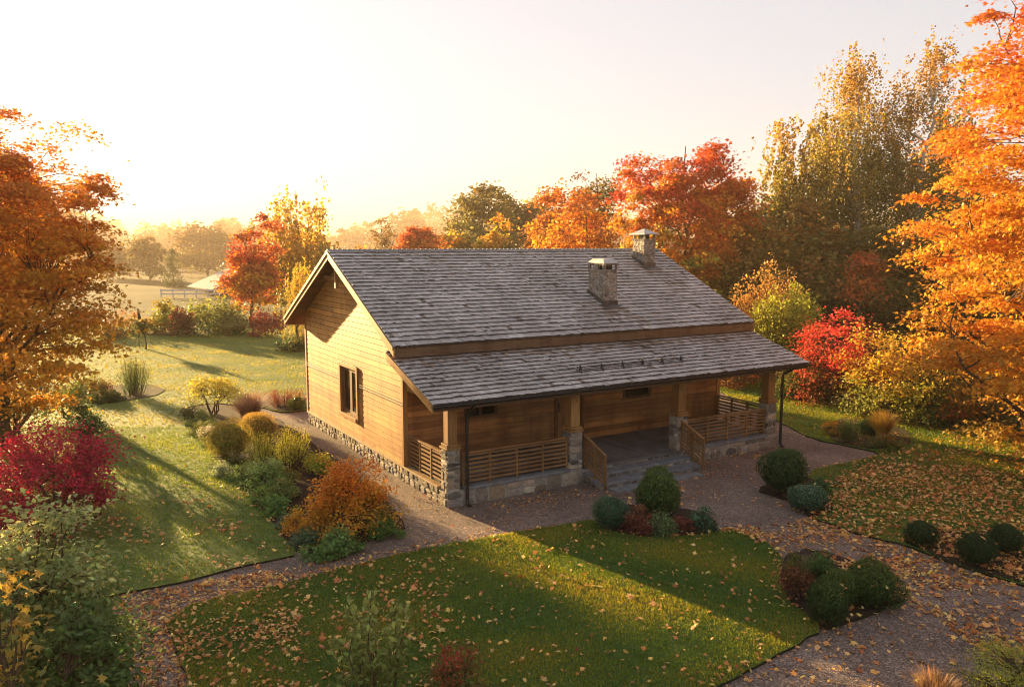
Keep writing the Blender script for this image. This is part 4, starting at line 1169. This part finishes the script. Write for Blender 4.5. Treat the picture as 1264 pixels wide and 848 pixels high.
for i in range(6):
    mb = MB(); x = -3.4+i*1.36; mb.box(x-.06, x+.06, -.06, .06, 0, 1.05); mb.build('post', M['white'], fence)
for z in (.45, .86):
    mb = MB(); mb.box(-3.5, 3.5, -.10, -.062, z-.09, z+.09); mb.build('rail', M['white'], fence)
fx, fy = G(172, 430)
pole = empty('flag_pole', (fx, fy, 0)); tag(pole, 'thin pole with a small dark pennant on the back lawn', 'pole')
mb = MB(); mb.tube([(0, 0, 0), (.02, 0, 2.45)], [.022, .014], 6); mb.build('staff', M['stem'], pole)
mb = MB(); mb.hexa([(.03, 0, 1.75), (.22, .02, 1.80), (.22, .03, 1.80), (.03, .01, 1.75), (.02, 0, 2.42), (.06, .02, 2.42), (.06, .03, 2.42), (.02, .01, 2.42)]); mb.build('pennant', M['metal'], pole)
fx, fy = G(140, 418)
st_ = empty('garden_stake', (fx, fy, 0)); tag(st_, 'pale leaning stake among the far roses beside the left maple', 'stake')
mb = MB(); mb.tube([(0, 0, 0), (-.25, 0, 2.0)], [.03, .025], 6); mb.build('staff', M['white'], st_)

# ------------------------------------------------------------------ shrubs and bedding
HG = 'shrubs along the far edge of the back lawn'
shrub('hedge_shrub', 'broad olive green rounded shrub on the far edge of the back lawn', 'shrub', 264, 413, 84, 368, [GREEN, OLIVE, LIME], 'dome', 3600, .22, 'quad', 201, HG, stems=18)
shrub('hedge_shrub', 'dull red shrub left of the broad olive one', 'shrub', 227, 415, 44, 381, [(.16, .05, .03), (.26, .08, .04)], 'upright', 1800, .18, 'quad', 202, HG)
shrub('hedge_shrub', 'yellowish shrub left of the dull red one in the far hedge', 'shrub', 210, 411, 40, 369, [OLIVE, LIME, (.4, .3, .05)], 'dome', 1800, .2, 'quad', 203, HG)
shrub('hedge_shrub', 'crimson shrub at the foot of the coral red tree', 'shrub', 330, 415, 52, 386, [(.24, .04, .03), (.36, .06, .04)], 'dome', 2000, .18, 'quad', 204, HG)
shrub('hedge_shrub', 'pale creamy twiggy shrub in front of the broad olive one', 'shrub', 284, 415, 42, 392, [OLIVE, (.4, .32, .12)], 'open', 1100, .14, 'quad', 205, HG)
shrub('rose_bush', 'pinkish low rose bush behind the standard tree', 'shrub', 156, 412, 66, 385, [OLIVE, LIME, (.5, .22, .12), (.55, .26, .14)], 'dome', 1700, .15, 'quad', 206, HG)
shrub('hedge_shrub', 'golden low shrub between the standard tree and the red shrub', 'shrub', 194, 412, 34, 388, [OLIVE, GOLD, YEL], 'dome', 1100, .16, 'quad', 207, HG)
shrub('hedge_shrub', 'brown green low shrub left of the standard tree', 'shrub', 137, 418, 44, 398, [GREEN, BROWN, OLIVE], 'mound', 1000, .16, 'quad', 208, HG)
tree('standard_tree', 'small clipped standard tree with a dark mop head on the back lawn', 'tree', G(180, 432), 1.95, .62, 1.1, [DKG, OLIVE, BROWN], 26, 60, .1, 'quad', seed=209, trunk_r=.05)
shrub('hedge_shrub', 'dark green low shrub against the back corner of the gable', 'shrub', 362, 434, 40, 418, [DKG, GREEN], 'mound', 1200, .13, 'quad', 210)
BRD = 'red hedge behind the gravel'
shrub('red_hedge', 'low russet red hedge where the gravel ends at the house corner', 'shrub', 352, 503, 66, 481, [(.12, .05, .03), (.24, .07, .035), (.30, .10, .05)], 'upright', 3200, .07, 'lance', 211, stems=60)
shrub('garden_shrub', 'small green mound in front of the russet hedge', 'shrub', 366, 507, 24, 491, [GREEN, OLIVE], 'ball', 1200, .05, 'oval', 212)

# island bed under the left maple
shrub('conical_shrub', 'dark bushy upright shrub alone on the island bed in the left lawn', 'shrub', 166, 489, 45, 443, [DKG, GREEN, OLIVE], 'upright', 4200, .09, 'lance', 213, stems=46)
IS = 'low plants under the left maple'
for i, (px, py, w, t, p, lb) in enumerate((
        (128, 496, 48, 484, [DKG, OLIVE], 'low dark ground cover beside the conical shrub'), (112, 488, 56, 470, [(.12, .06, .03), BROWN, OLIVE], 'brownish red low shrub left of the conical shrub'),
        (84, 516, 60, 462, [DKG, GREEN, LIME], 'green shrub behind the burgundy bush'), (22, 552, 130, 440, [DKG, GREEN], 'dark green shrub under the left maple'), (108, 545, 44, 500, [DKG, (.05, .09, .03)], 'dark shrub touching the burgundy bush on the lawn side'))):
    shrub('garden_shrub', lb, 'shrub', px, py, w, t, p, 'dome', 2200, .08, 'oval', 220+i, IS)
shrub('burgundy_bush', 'large burgundy bush on the left lawn below the maple', 'shrub', 62, 656, 186, 497, [(.10, .012, .018), (.30, .018, .045), (.44, .02, .06), (.50, .035, .07)], 'dome', 15000, .075, 'oval', 230, stems=42, jit=.3)

# border along the gable
BG = 'plants in the border along the gable'
border = (
    ('garden_tree', 'open yellow leaved shrub at the far end of the gable border', 264, 513, 64, 457, [OLIVE, (.24, .23, .045), (.36, .31, .055), (.46, .36, .06)], 'open', 2600, .085, 'oval', 'leaf', 20),
    ('garden_shrub', 'flat dark mound furthest left in the gable border', 238, 514, 34, 497, [DKG, OLIVE], 'mound', 1500, .05, 'oval', 'leaf_dense', 14),
    ('garden_shrub', 'small grey green mound beside the flat dark one', 245, 524, 36, 506, [GREEN, (.12, .14, .06)], 'mound', 1500, .05, 'oval', 'leaf_dense', 14),
    ('garden_shrub', 'dark spreading mound below the open yellow shrub', 262, 536, 52, 513, [DKG, OLIVE, GREEN], 'mound', 2600, .055, 'oval', 'leaf_dense', 18),
    ('ornamental_grass', 'pinkish feathery grass beside the open yellow shrub', 308, 518, 56, 484, [(.16, .12, .06), (.34, .20, .13), (.42, .27, .19)], 'grass', 1100, .012, '', '', 0),
    ('flower_clump', 'pale white flowering clump at the lawn edge of the border', 262, 550, 34, 526, [GREEN, OLIVE, (.45, .42, .32)], 'mound', 1700, .045, 'oval', 'leaf', 14),
    ('tall_perennial', 'tall golden green perennial left of its twin clump', 283, 570, 56, 519, [OLIVE, (.26, .22, .04), (.44, .32, .06)], 'ball', 5200, .06, 'lance', 'leaf', 30),
    ('tall_perennial', 'amber topped perennial clump next to the gravel', 318, 552, 54, 510, [OLIVE, (.32, .22, .05), (.50, .29, .06)], 'ball', 4800, .06, 'lance', 'leaf', 30),
    ('tall_perennial', 'yellow green perennial with wispy tips in mid border', 326, 584, 44, 535, [GREEN, LIME, (.42, .36, .05)], 'wands', 2800, .07, 'lance', 'leaf', 40),
    ('tall_perennial', 'bushy yellow green perennial nearest the gable gravel', 360, 582, 54, 526, [GREEN, LIME, (.44, .37, .05)], 'wands', 3600, .07, 'lance', 'leaf', 50),
    ('flower_clump', 'cream flowered low clump between the tall perennials and the lawn', 292, 576, 34, 555, [GREEN, OLIVE, (.42, .38, .25)], 'mound', 1700, .045, 'oval', 'leaf', 14),
    ('garden_shrub', 'pale green cushion by the lawn edge below the cream flowers', 305, 592, 44, 568, [(.12, .19, .05), (.26, .32, .09), (.36, .38, .12)], 'mound', 2400, .05, 'oval', 'leaf', 16),
    ('garden_shrub', 'fresh green leafy cushion in the middle of the border', 332, 604, 60, 566, [(.11, .19, .05), (.18, .27, .08), (.30, .36, .12)], 'mound', 3600, .07, 'oval', 'leaf', 20),
    ('garden_shrub', 'olive mound left of the orange bush', 347, 618, 46, 587, [GREEN, (.16, .20, .06), (.24, .25, .08)], 'mound', 2600, .055, 'oval', 'leaf', 16),
    ('garden_shrub', 'dark leafy low plant below the olive mound', 346, 634, 44, 611, [GREEN, (.13, .22, .06)], 'mound', 1600, .09, 'oval', 'leaf', 12),
    ('garden_shrub', 'yellow green bush behind the orange bush', 394, 584, 44, 560, [GREEN, LIME, GOLD], 'dome', 2200, .065, 'oval', 'leaf', 16),
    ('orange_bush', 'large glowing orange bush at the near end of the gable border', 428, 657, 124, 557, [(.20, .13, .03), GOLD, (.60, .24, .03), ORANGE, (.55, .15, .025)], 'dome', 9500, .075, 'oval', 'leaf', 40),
    ('garden_shrub', 'small amber cushion below the orange bush', 371, 657, 46, 629, [RUST, (.55, .27, .035), GOLD], 'mound', 2600, .05, 'oval', 'leaf', 16),
    ('garden_shrub', 'grey green trailing mound at the lawn corner of the border', 382, 671, 40, 648, [(.07, .12, .06), (.13, .19, .10)], 'mound', 1900, .06, 'oval', 'leaf', 14),
    ('garden_shrub', 'dark green spreading plant at the near tip of the border', 408, 684, 70, 655, [GREEN, (.12, .20, .055), (.16, .24, .07)], 'mound', 3000, .085, 'oval', 'leaf', 16),
    ('garden_shrub', 'silvery cushion on the lawn edge between the cream flowers and the fresh green one', 276, 588, 30, 570, [(.14, .19, .10), (.30, .34, .20)], 'mound', 1500, .045, 'oval', 'leaf', 12),
    ('garden_shrub', 'russet tinged cushion behind the fresh green one', 352, 596, 36, 574, [GREEN, OLIVE, (.34, .17, .05)], 'mound', 1700, .05, 'oval', 'leaf', 12),
    ('garden_shrub', 'lime cushion on the lawn edge beside the dark leafy plant', 322, 622, 34, 602, [GREEN, (.22, .30, .07)], 'mound', 1500, .05, 'oval', 'leaf', 12),
    ('garden_shrub', 'bluish mound by the lawn edge left of the amber cushion', 356, 652, 30, 634, [(.07, .13, .08), (.15, .22, .14)], 'mound', 1400, .045, 'oval', 'leaf', 12),
    ('garden_shrub', 'green leafy mound beside the gravel right of the orange bush', 474, 662, 46, 632, [GREEN, (.13, .21, .05)], 'mound', 2400, .06, 'oval', 'leaf', 16),
)
for i, (nm, lb, px, py, w, t, p, stl, n, lf, kd, mt, sm) in enumerate(border):
    p = p if nm == 'orange_bush' else [tuple(min(q*1.3, .62) for q in c_) for c_ in p]
    shrub(nm, lb, 'grass clump' if stl == 'grass' else ('flowers' if nm == 'flower_clump' else 'shrub'), px, py, w*(.9 if stl == 'mound' else 1.0), t+(2 if stl == 'mound' else 0), p, stl, n, lf, kd, 240+i, BG, mt or 'leaf', stems=sm)

# bed by the steps
BS = 'plants in the bed below the porch steps'
for i, (nm, lb, px, py, w, t, p, stl, n, lf, kd, mt) in enumerate((
        ('clipped_shrub', 'clipped green ball in front of the porch steps', 811, 641, 56, 583, [DKG, (.05, .09, .02), (.10, .15, .03)], 'ball', 6500, .07, 'lance', 'leaf_dense'),
        ('garden_shrub', 'blue green mound left of the ball by the steps', 754, 652, 50, 613, [(.025, .06, .03), TEAL, (.09, .17, .08)], 'ball', 5200, .045, 'lance', 'leaf_dense'),
        ('garden_shrub', 'dark red cushion between the blue green mound and the pale one', 787, 658, 40, 627, [(.10, .03, .025), (.20, .06, .04), (.26, .12, .06)], 'mound', 2600, .05, 'oval', 'leaf'),
        ('garden_shrub', 'pale green rounded cushion in front of the ball', 817, 661, 36, 629, [(.10, .15, .06), (.20, .26, .11)], 'mound', 2600, .045, 'oval', 'leaf'),
        ('garden_shrub', 'reddish cushion right of the pale green one', 843, 658, 28, 634, [(.12, .035, .025), (.24, .08, .05)], 'mound', 1700, .045, 'oval', 'leaf'),
        ('garden_shrub', 'teal mound at the right end of the bed by the steps', 864, 655, 42, 627, [(.03, .07, .04), TEAL, (.1, .18, .09)], 'mound', 2800, .05, 'oval', 'leaf'))):
    shrub(nm, lb, 'shrub', px, py, w, t, p, stl, n, lf, kd, 270+i, BS, mt, stems=16, jit=.38)

DR = 'clipped shrubs beside the drive'
for i, (nm, lb, px, py, w, t, p, stl, n, lf, kd, mt, grp) in enumerate((
        ('clipped_shrub', 'large dark clipped ball beside the far porch pillar', 966, 611, 60, 555, [(.022, .045, .013), DKG, (.06, .10, .025)], 'ball', 6500, .07, 'lance', 'leaf_dense', DR),
        ('garden_shrub', 'small grey teal mound in front of the large dark ball', 996, 631, 46, 599, [(.04, .08, .05), TEAL, (.12, .19, .11)], 'ball', 4200, .045, 'oval', 'leaf_dense', None),
        ('garden_shrub', 'green low plant behind the small grey teal mound', 1008, 610, 30, 592, [GREEN, TEAL], 'mound', 1500, .06, 'oval', 'leaf', None),
        ('clipped_shrub', 'rounded green shrub, largest in the bed beside the drive', 1074, 746, 64, 698, [DKG, (.05, .085, .018), (.10, .13, .025)], 'ball', 6500, .065, 'lance', 'leaf_dense', DR),
        ('clipped_shrub', 'lower dark green shrub at the near corner of the drive bed', 1021, 773, 50, 716, [(.022, .045, .013), DKG, (.075, .11, .02)], 'ball', 5600, .065, 'lance', 'leaf_dense', DR),
        ('clipped_shrub', 'small bright green shrub between the two larger drive shrubs', 1035, 748, 44, 704, [DKG, (.06, .10, .02), (.12, .16, .03)], 'ball', 5000, .05, 'lance', 'leaf_dense', DR),
        ('spiky_shrub', 'upright spiky green shrub at the back of the drive bed', 1016, 726, 40, 680, [DKG, GREEN], 'upright', 3200, .07, 'lance', 'leaf_dense', None),
        ('garden_shrub', 'dark reddish twiggy plant at the lawn side of the drive bed', 985, 740, 44, 700, [(.08, .03, .02), (.16, .06, .035), BROWN], 'open', 1800, .05, 'oval', 'leaf', None),
        ('garden_shrub', 'green feathery plant at the far tip of the drive bed', 984, 708, 38, 684, [GREEN, OLIVE], 'upright', 1700, .06, 'lance', 'leaf', None),
        ('ornamental_grass', 'pale wispy grass behind the drive bed shrubs', 1003, 722, 40, 688, [(.14, .13, .06), (.3, .26, .14)], 'grass', 500, .008, '', '', None),
        ('clipped_shrub', 'leftmost of the three dark low shrubs at the right lawn edge', 1137, 674, 40, 645, [(.018, .035, .010), DKG], 'ball', 4500, .05, 'lance', 'leaf_dense', 'dark shrubs at the right lawn edge'),
        ('clipped_shrub', 'middle one of the three dark low shrubs at the right lawn edge', 1203, 699, 48, 657, [(.018, .035, .010), DKG], 'ball', 5200, .05, 'lance', 'leaf_dense', 'dark shrubs at the right lawn edge'),
        ('clipped_shrub', 'rightmost of the three dark low shrubs at the right lawn edge', 1240, 685, 40, 648, [(.018, .035, .010), DKG], 'ball', 4500, .05, 'lance', 'leaf_dense', 'dark shrubs at the right lawn edge'))):
    shrub(nm, lb, 'grass clump' if stl == 'grass' else 'shrub', px, py, w, t, p, stl, n, lf, kd, 290+i, grp, mt or 'leaf', stems=18, jit=.38)

BL = 'plants in the little bed on the right lawn'
for i, (nm, lb, px, py, w, t, p, stl, n, lf, kd, mt) in enumerate((
        ('garden_shrub', 'dark green bushy cone in the little bed on the right lawn', 1049, 548, 28, 517, [DKG, GREEN], 'upright', 2200, .06, 'lance', 'leaf_dense'),
        ('garden_shrub', 'shadowy green shrub behind the bushy cone on the right lawn', 1066, 536, 28, 515, [DKG, GREEN], 'dome', 1500, .06, 'oval', 'leaf_dense'),
        ('ornamental_grass', 'amber feathery clump in the little bed on the right lawn', 1088, 541, 40, 507, [(.3, .2, .05), (.55, .33, .05)], 'grass', 700, .014, '', ''),
        ('garden_shrub', 'yellow low plant left of the bushy cone on the right lawn', 1030, 538, 28, 522, [OLIVE, GOLD], 'mound', 1200, .06, 'oval', 'leaf'),
        ('garden_shrub', 'olive low cushion at the front of the little lawn bed', 1094, 555, 44, 538, [GREEN, OLIVE, BROWN], 'mound', 1800, .06, 'oval', 'leaf'))):
    shrub(nm, lb, 'grass clump' if stl == 'grass' else 'shrub', px, py, w, t, p, stl, n, lf, kd, 310+i, BL, mt or 'leaf', stems=20)

# edge of the wood on the right
EW = 'shrubs at the edge of the wood'
for i, (nm, lb, px, py, w, t, p, stl, n, lf, kd, sd) in enumerate((
        ('scarlet_bush', 'scarlet bush glowing right of the porch roof', 1030, 497, 122, 389, [(.20, .10, .03), (.35, .07, .03), (.58, .06, .04), (.62, .07, .06)], 'dome', 7500, .13, 'oval', 40),
        ('garden_shrub', 'yellow shrub with trailing branches between the scarlet bush and orange maple', 1105, 515, 140, 424, [OLIVE, LIME, GOLD, YEL], 'dome', 8000, .12, 'oval', 44),
        ('garden_shrub', 'yellow green shrub rising beside the end of the porch roof', 968, 478, 84, 352, [GREEN, OLIVE, LIME, (.42, .40, .05)], 'wands', 6500, .15, 'oval', 50),
        ('garden_shrub', 'twiggy pinkish orange shrub above the end of the main roof', 940, 470, 90, 322, [OLIVE, BROWN, (.45, .22, .06), (.55, .30, .07)], 'wands', 4200, .13, 'oval', 60),
        ('garden_shrub', 'brown and orange shrub seen under the end of the porch roof', 912, 478, 66, 440, [BROWN, RUST, (.4, .18, .03)], 'dome', 2600, .11, 'oval', 24),
        ('garden_shrub', 'olive shrub behind the far porch pillar', 985, 494, 70, 440, [DKG, OLIVE, BROWN], 'dome', 3000, .11, 'oval', 26),
        ('garden_shrub', 'dull green shrub below the orange maple beside the yellow shrub', 1170, 524, 92, 436, [(.06, .10, .03), (.12, .16, .04), (.28, .24, .05)], 'dome', 4500, .12, 'oval', 30),
        ('garden_shrub', 'olive and amber shrub under the lowest boughs of the orange maple', 1238, 536, 104, 440, [(.08, .11, .03), OLIVE, (.40, .24, .045), (.52, .27, .04)], 'dome', 4000, .12, 'oval', 30),
        ('garden_shrub', 'small coral leaved shrub in front of the dark ones under the maple', 1181, 530, 44, 484, [OLIVE, (.45, .14, .05), (.55, .18, .07)], 'open', 1100, .12, 'maple', 16))):
    shrub(nm, lb, 'shrub', px, py, w, t, p, stl, n, lf, kd, 320+i, EW, 'leaf', stems=sd, jit=.26)

# foreground plants
def near(name, lb, px, d, w, h, p, stl, n, lf, kd, seed, stems, mt='leaf', jit=.25):
    shrub(name, lb, 'grass clump' if stl == 'grass' else 'shrub', 0, 0, 0, 0, p, stl, n, lf, kd, seed, None, mt, at(px, d), (w, h), stems, jit)
near('leafy_bush', 'tall pale green leafy bush in the lower left corner', 34, 9.6, 2.1, 3.55, [GREEN, (.10, .17, .045), (.17, .23, .07), (.28, .32, .12), (.44, .45, .21)], 'dome', 13000, .085, 'oval', 401, 60)  # palest top colours put sky highlights into the leaves
near('leafy_bush', 'bush with large yellow leaves at the left border', -22, 8.2, 1.0, 3.2, [GREEN, (.2, .22, .05), (.45, .30, .05), (.58, .32, .04)], 'dome', 620, .11, 'maple', 402, 20)
near('leafy_bush', 'green bush at the bottom left below the tall pale one', 62, 9.0, 1.3, 2.2, [DKG, GREEN, (.12, .18, .06)], 'dome', 4200, .085, 'oval', 403, 34)
near('young_tree', 'sparse green sapling at the bottom of the front lawn', 456, 9.6, 1.35, 1.85, [(.08, .12, .03), OLIVE, (.20, .24, .06), (.34, .36, .11)], 'wands', 1150, .09, 'oval', 404, 11)
near('garden_shrub', 'low red and green shrub right of the sparse sapling', 560, 10.2, .85, 1.0, [GREEN, OLIVE, (.26, .08, .03), (.42, .05, .04)], 'dome', 2600, .05, 'oval', 405, 24)
shrub('golden_shrub', 'yellow green conifer shrub in the lower right corner', 'shrub', 1242, 862, 100, 786, [OLIVE, LIME, (.46, .42, .05)], 'dome', 6000, .05, 'lance', 406, stems=36)
shrub('ornamental_grass', 'rusty orange grass tuft at the bottom edge near the conifer', 'grass clump', 1152, 878, 64, 828, [(.22, .12, .06), (.34, .20, .10)], 'grass', 600, .008, '', 407)

# ------------------------------------------------------------------ grass blades
def blades(name, poly, n, hgt, wid, pall, seed, z=.04, near_=0, far_=1e9, clump=.5):
    rng = np.random.default_rng(seed)
    q = np.array(poly); lo, hi = q.min(0), q.max(0)
    lo[1] = max(lo[1], near_); hi[1] = min(hi[1], far_); lo[0] = max(lo[0], -45); hi[0] = min(hi[0], 40)
    P = rng.uniform(lo, hi, (n*3, 2)); P = P[inside(P, poly)]
    px = 632+FPX*P[:, 0]/np.maximum(P[:, 1], 1)
    P = P[(px > -120) & (px < 1400)][:n]
    n = len(P)
    g = np.sin(P[:, 0]*1.7+np.sin(P[:, 1]*1.3)*2)+np.sin(P[:, 1]*2.3+P[:, 0])
    a = rng.uniform(0, 2*math.pi, n); h = hgt*rng.uniform(.5, 1.3, n)*(1+.12*g); w = wid*rng.uniform(.6, 1.3, n)
    ln = rng.normal(0, .55, (n, 2))*h[:, None]
    s = np.stack([np.cos(a), np.sin(a)], 1)*w[:, None]
    co = np.zeros((n, 3, 3)); co[:, 0, :2] = P-s; co[:, 1, :2] = P+s; co[:, 2, :2] = P+ln
    co[:, :2, 2] = z-.005; co[:, 2, 2] = z+h
    col = pal(pall, .5+.2*g+rng.normal(0, .25, n), rng, .2)
    o = np_mesh(name, co.reshape(-1, 3), np.arange(3*n), np.arange(n)*3, M['blade'], None, col)
    return tag(o, 'short mown grass', 'grass', kind='stuff')
TURF = [(.040, .095, .014), (.080, .155, .024), (.14, .20, .035), (.22, .22, .045)]
DEW = [(.06, .12, .015), (.13, .19, .028), (.26, .27, .07)]
blades('grass', LAWN_F, 190000, .036, .009, TURF, 501)
blades('grass', LAWN_R, 150000, .040, .014, TURF, 502)
blades('grass', LAWN_L, 150000, .034, .012, [(.055, .125, .016), (.10, .19, .028), (.17, .245, .045)], 503, far_=27)
blades('grass', LAWN_L, 110000, .034, .026, DEW, 504, near_=27)

# ------------------------------------------------------------------ fallen leaves
rng = np.random.default_rng(77)
LC = [(.34, .10, .028), (.52, .19, .045), (.60, .28, .075), (.64, .38, .14), (.68, .46, .10)]
BEDS = (BED_GABLE, BED_BALL, BED_DRIVE, BED_WALK, BED_EDGE, BED_LAWN)
HC = np.array([OX, OY]); HU = np.array([math.cos(math.radians(AZ)), math.sin(math.radians(AZ))]); HV = np.array([-HU[1], HU[0]])
def scatter(pxs, n, size, z_from=True, clump=0.0):
    poly = W(pxs); q = np.array(poly); lo, hi = q.min(0), q.max(0)
    P = rng.uniform(lo, hi, (n*6+200, 2)); P = P[inside(P, poly)]
    if clump:
        g = np.sin(P[:, 0]*1.9+1.3*np.sin(P[:, 1]*1.1))+np.sin(P[:, 1]*2.7+.7*np.sin(P[:, 0]*2.3))+rng.normal(0, .9, len(P))
        P = P[g > clump]
    P = P[:n]
    u = (P-HC)@HU; v = (P-HC)@HV
    P = P[~((u > -.05) & (u < U_+.05) & (v > -.03) & (v < V_+.1)) & ~((u > 3.9) & (u < 7.8) & (v > -.85) & (v < 0))]
    z = np.full(len(P), .006)
    for L in (LAWN_L, LAWN_R, LAWN_F): z[inside(P, L)] = .066
    for L in BEDS: z[inside(P, L)] = np.maximum(z[inside(P, L)], .07)
    return np.column_stack([P, z+rng.uniform(.005, .03, len(P))]), np.full(len(P), size)
S = [scatter([(1000, 640), (1115, 672), (1264, 722), (1400, 740), (1400, 610), (1200, 580), (1080, 572), (1040, 590)], 5200, .12),
     scatter([(1000, 600), (1300, 640), (1300, 560), (1090, 555)], 1300, .11),
     scatter([(960, 520), (1264, 600), (1264, 530), (1000, 490)], 260, .10),
     scatter([(885, 655), (1000, 640), (1115, 676), (1264, 726), (1400, 830), (1264, 848), (1150, 760), (1000, 690)], 1900, .12, clump=-.3),
     scatter([(885, 650), (1000, 640), (1264, 740), (1400, 900), (885, 860), (1015, 780), (1120, 742), (1000, 685)], 700, .11),
     scatter([(700, 600), (885, 560), (960, 560), (1000, 640), (930, 660), (700, 640)], 420, .10, clump=.2),
     scatter([(820, 580), (960, 545), (960, 570), (830, 600)], 160, .09),
     scatter([(203, 766), (420, 703), (560, 690), (560, 860), (240, 870)], 800, .105),
     scatter([(203, 766), (300, 738), (370, 760), (370, 870), (230, 870)], 560, .09, clump=.1),
     scatter([(500, 690), (740, 645), (885, 665), (960, 700), (1010, 780), (880, 850), (500, 870)], 620, .10),
     scatter([(60, 750), (230, 722), (330, 705), (380, 710), (205, 766), (235, 870), (20, 880)], 2700, .092, clump=-.9),
     scatter([(230, 722), (420, 690), (600, 655), (500, 690), (260, 745)], 260, .10),
     scatter([(110, 640), (250, 610), (350, 690), (140, 735), (90, 740)], 420, .10, clump=.2),
     scatter([(150, 560), (260, 560), (330, 640), (150, 650)], 60, .10),
     scatter([(330, 640), (490, 630), (500, 655), (370, 686)], 420, .08),
     scatter([(500, 610), (690, 600), (650, 655), (520, 680)], 220, .07),
     scatter([(560, 630), (740, 600), (740, 615), (600, 655)], 160, .07, clump=.3),
     scatter([(962, 700), (1040, 690), (1120, 742), (1017, 780)], 240, .09),
     scatter([(1108, 668), (1270, 724), (1250, 676), (1150, 652)], 320, .10)]
def drift(poly, n, spread, size, lo, hi):
    q = np.array(poly); a = q; b = np.roll(q, -1, axis=0)
    m = ((a+b)[:, 1]/2 < hi) & ((a+b)[:, 1]/2 > lo)
    a, b = a[m], b[m]; L = np.linalg.norm(b-a, axis=1)
    i = rng.choice(len(a), n, p=L/L.sum()); t = rng.random((n, 1))
    P = a[i]*(1-t)+b[i]*t
    keep = np.sin(P[:, 0]*1.3+P[:, 1]*.9)+rng.normal(0, .6, n) > -.1
    P = (P+rng.normal(0, spread, P.shape))[keep]
    z = np.full(len(P), .006)
    for L_ in (LAWN_L, LAWN_R, LAWN_F): z[inside(P, L_)] = .066
    return np.column_stack([P, z+rng.uniform(.005, .05, len(P))]), np.full(len(P), size)
S += [drift(LAWN_R, 1300, .22, .10, 9, 26), drift(LAWN_F, 900, .16, .10, 8, 24), drift(LAWN_L, 500, .15, .10, 8, 20)]
for sx, sy, sr, sh in SHELLS:            # a few leaves caught on the clipped shrubs
    n_ = int(3+6*sr); d_ = sph(rng, n_); d_[:, 2] = np.abs(d_[:, 2])*.8+.3; d_ /= np.linalg.norm(d_, axis=1, keepdims=True)
    S.append((np.array([sx, sy, .04+sh*.52])+d_*np.array([sr, sr, sh*.5])*1.0, np.full(n_, .085)))
for v0_, v1_, z0_, sl_, n_ in ((PV+.05, 1.7, PZ, PSL, 46), (VE+.1, VR-.2, ZE, SL, 34)):     # and on the roofs
    u_ = rng.uniform(X0+.2, X1-.2, n_); v_ = rng.uniform(v0_, v1_, n_)
    w_ = HC+u_[:, None]*HU+v_[:, None]*HV
    S.append((np.column_stack([w_, z0_+sl_*(v_-(PV if sl_ == PSL else VE))+.05]), np.full(n_, .085)))
pos = np.concatenate([a for a, b in S]); sz = np.concatenate([b for a, b in S])*rng.lognormal(-.42, .34, len(pos))
nrm = rng.normal(0, .42, (len(pos), 3))+np.array([0, 0, 1])
col = pal(LC, rng.uniform(0, 1, len(pos)), rng, .25)
m = rng.random(len(pos)) < .45
for msk, kd in ((m, 'maple'), (~m, 'oval')):
    o = leaf_mesh('fallen_leaves', pos[msk], nrm[msk], sz[msk]*(1.15 if kd == 'maple' else 1), col[msk], kd, M['litter'], None, rng)
    tag(o, 'fallen autumn leaves strewn over lawn and gravel', 'leaves', kind='stuff')

# ------------------------------------------------------------------ morning haze
mb = MB(); mb.box(-1000, 1000, -80, 1000, -1.2, 34)
k = NT('morning_haze')
pv = k.n('ShaderNodeVolumePrincipled')
pv.inputs['Color'].default_value = (.76, .63, .49, 1)
pv.inputs['Density'].default_value = .0006
pv.inputs['Anisotropy'].default_value = .25
k.l(pv.outputs[0], k.out.inputs['Volume'])
hz = mb.build('haze', k.m)
tag(hz, kind='stuff')
# the bank of ground mist lying in the valley beyond the hedge
mb = MB(); mb.box(-420, 120, 92, 700, -1.1, 17)
k = NT('valley_mist')
pv = k.n('ShaderNodeVolumePrincipled')
pv.inputs['Color'].default_value = (.60, .48, .36, 1)
pv.inputs['Density'].default_value = .0017
pv.inputs['Anisotropy'].default_value = .25
k.l(pv.outputs[0], k.out.inputs['Volume'])
tag(mb.build('mist', k.m), kind='stuff')
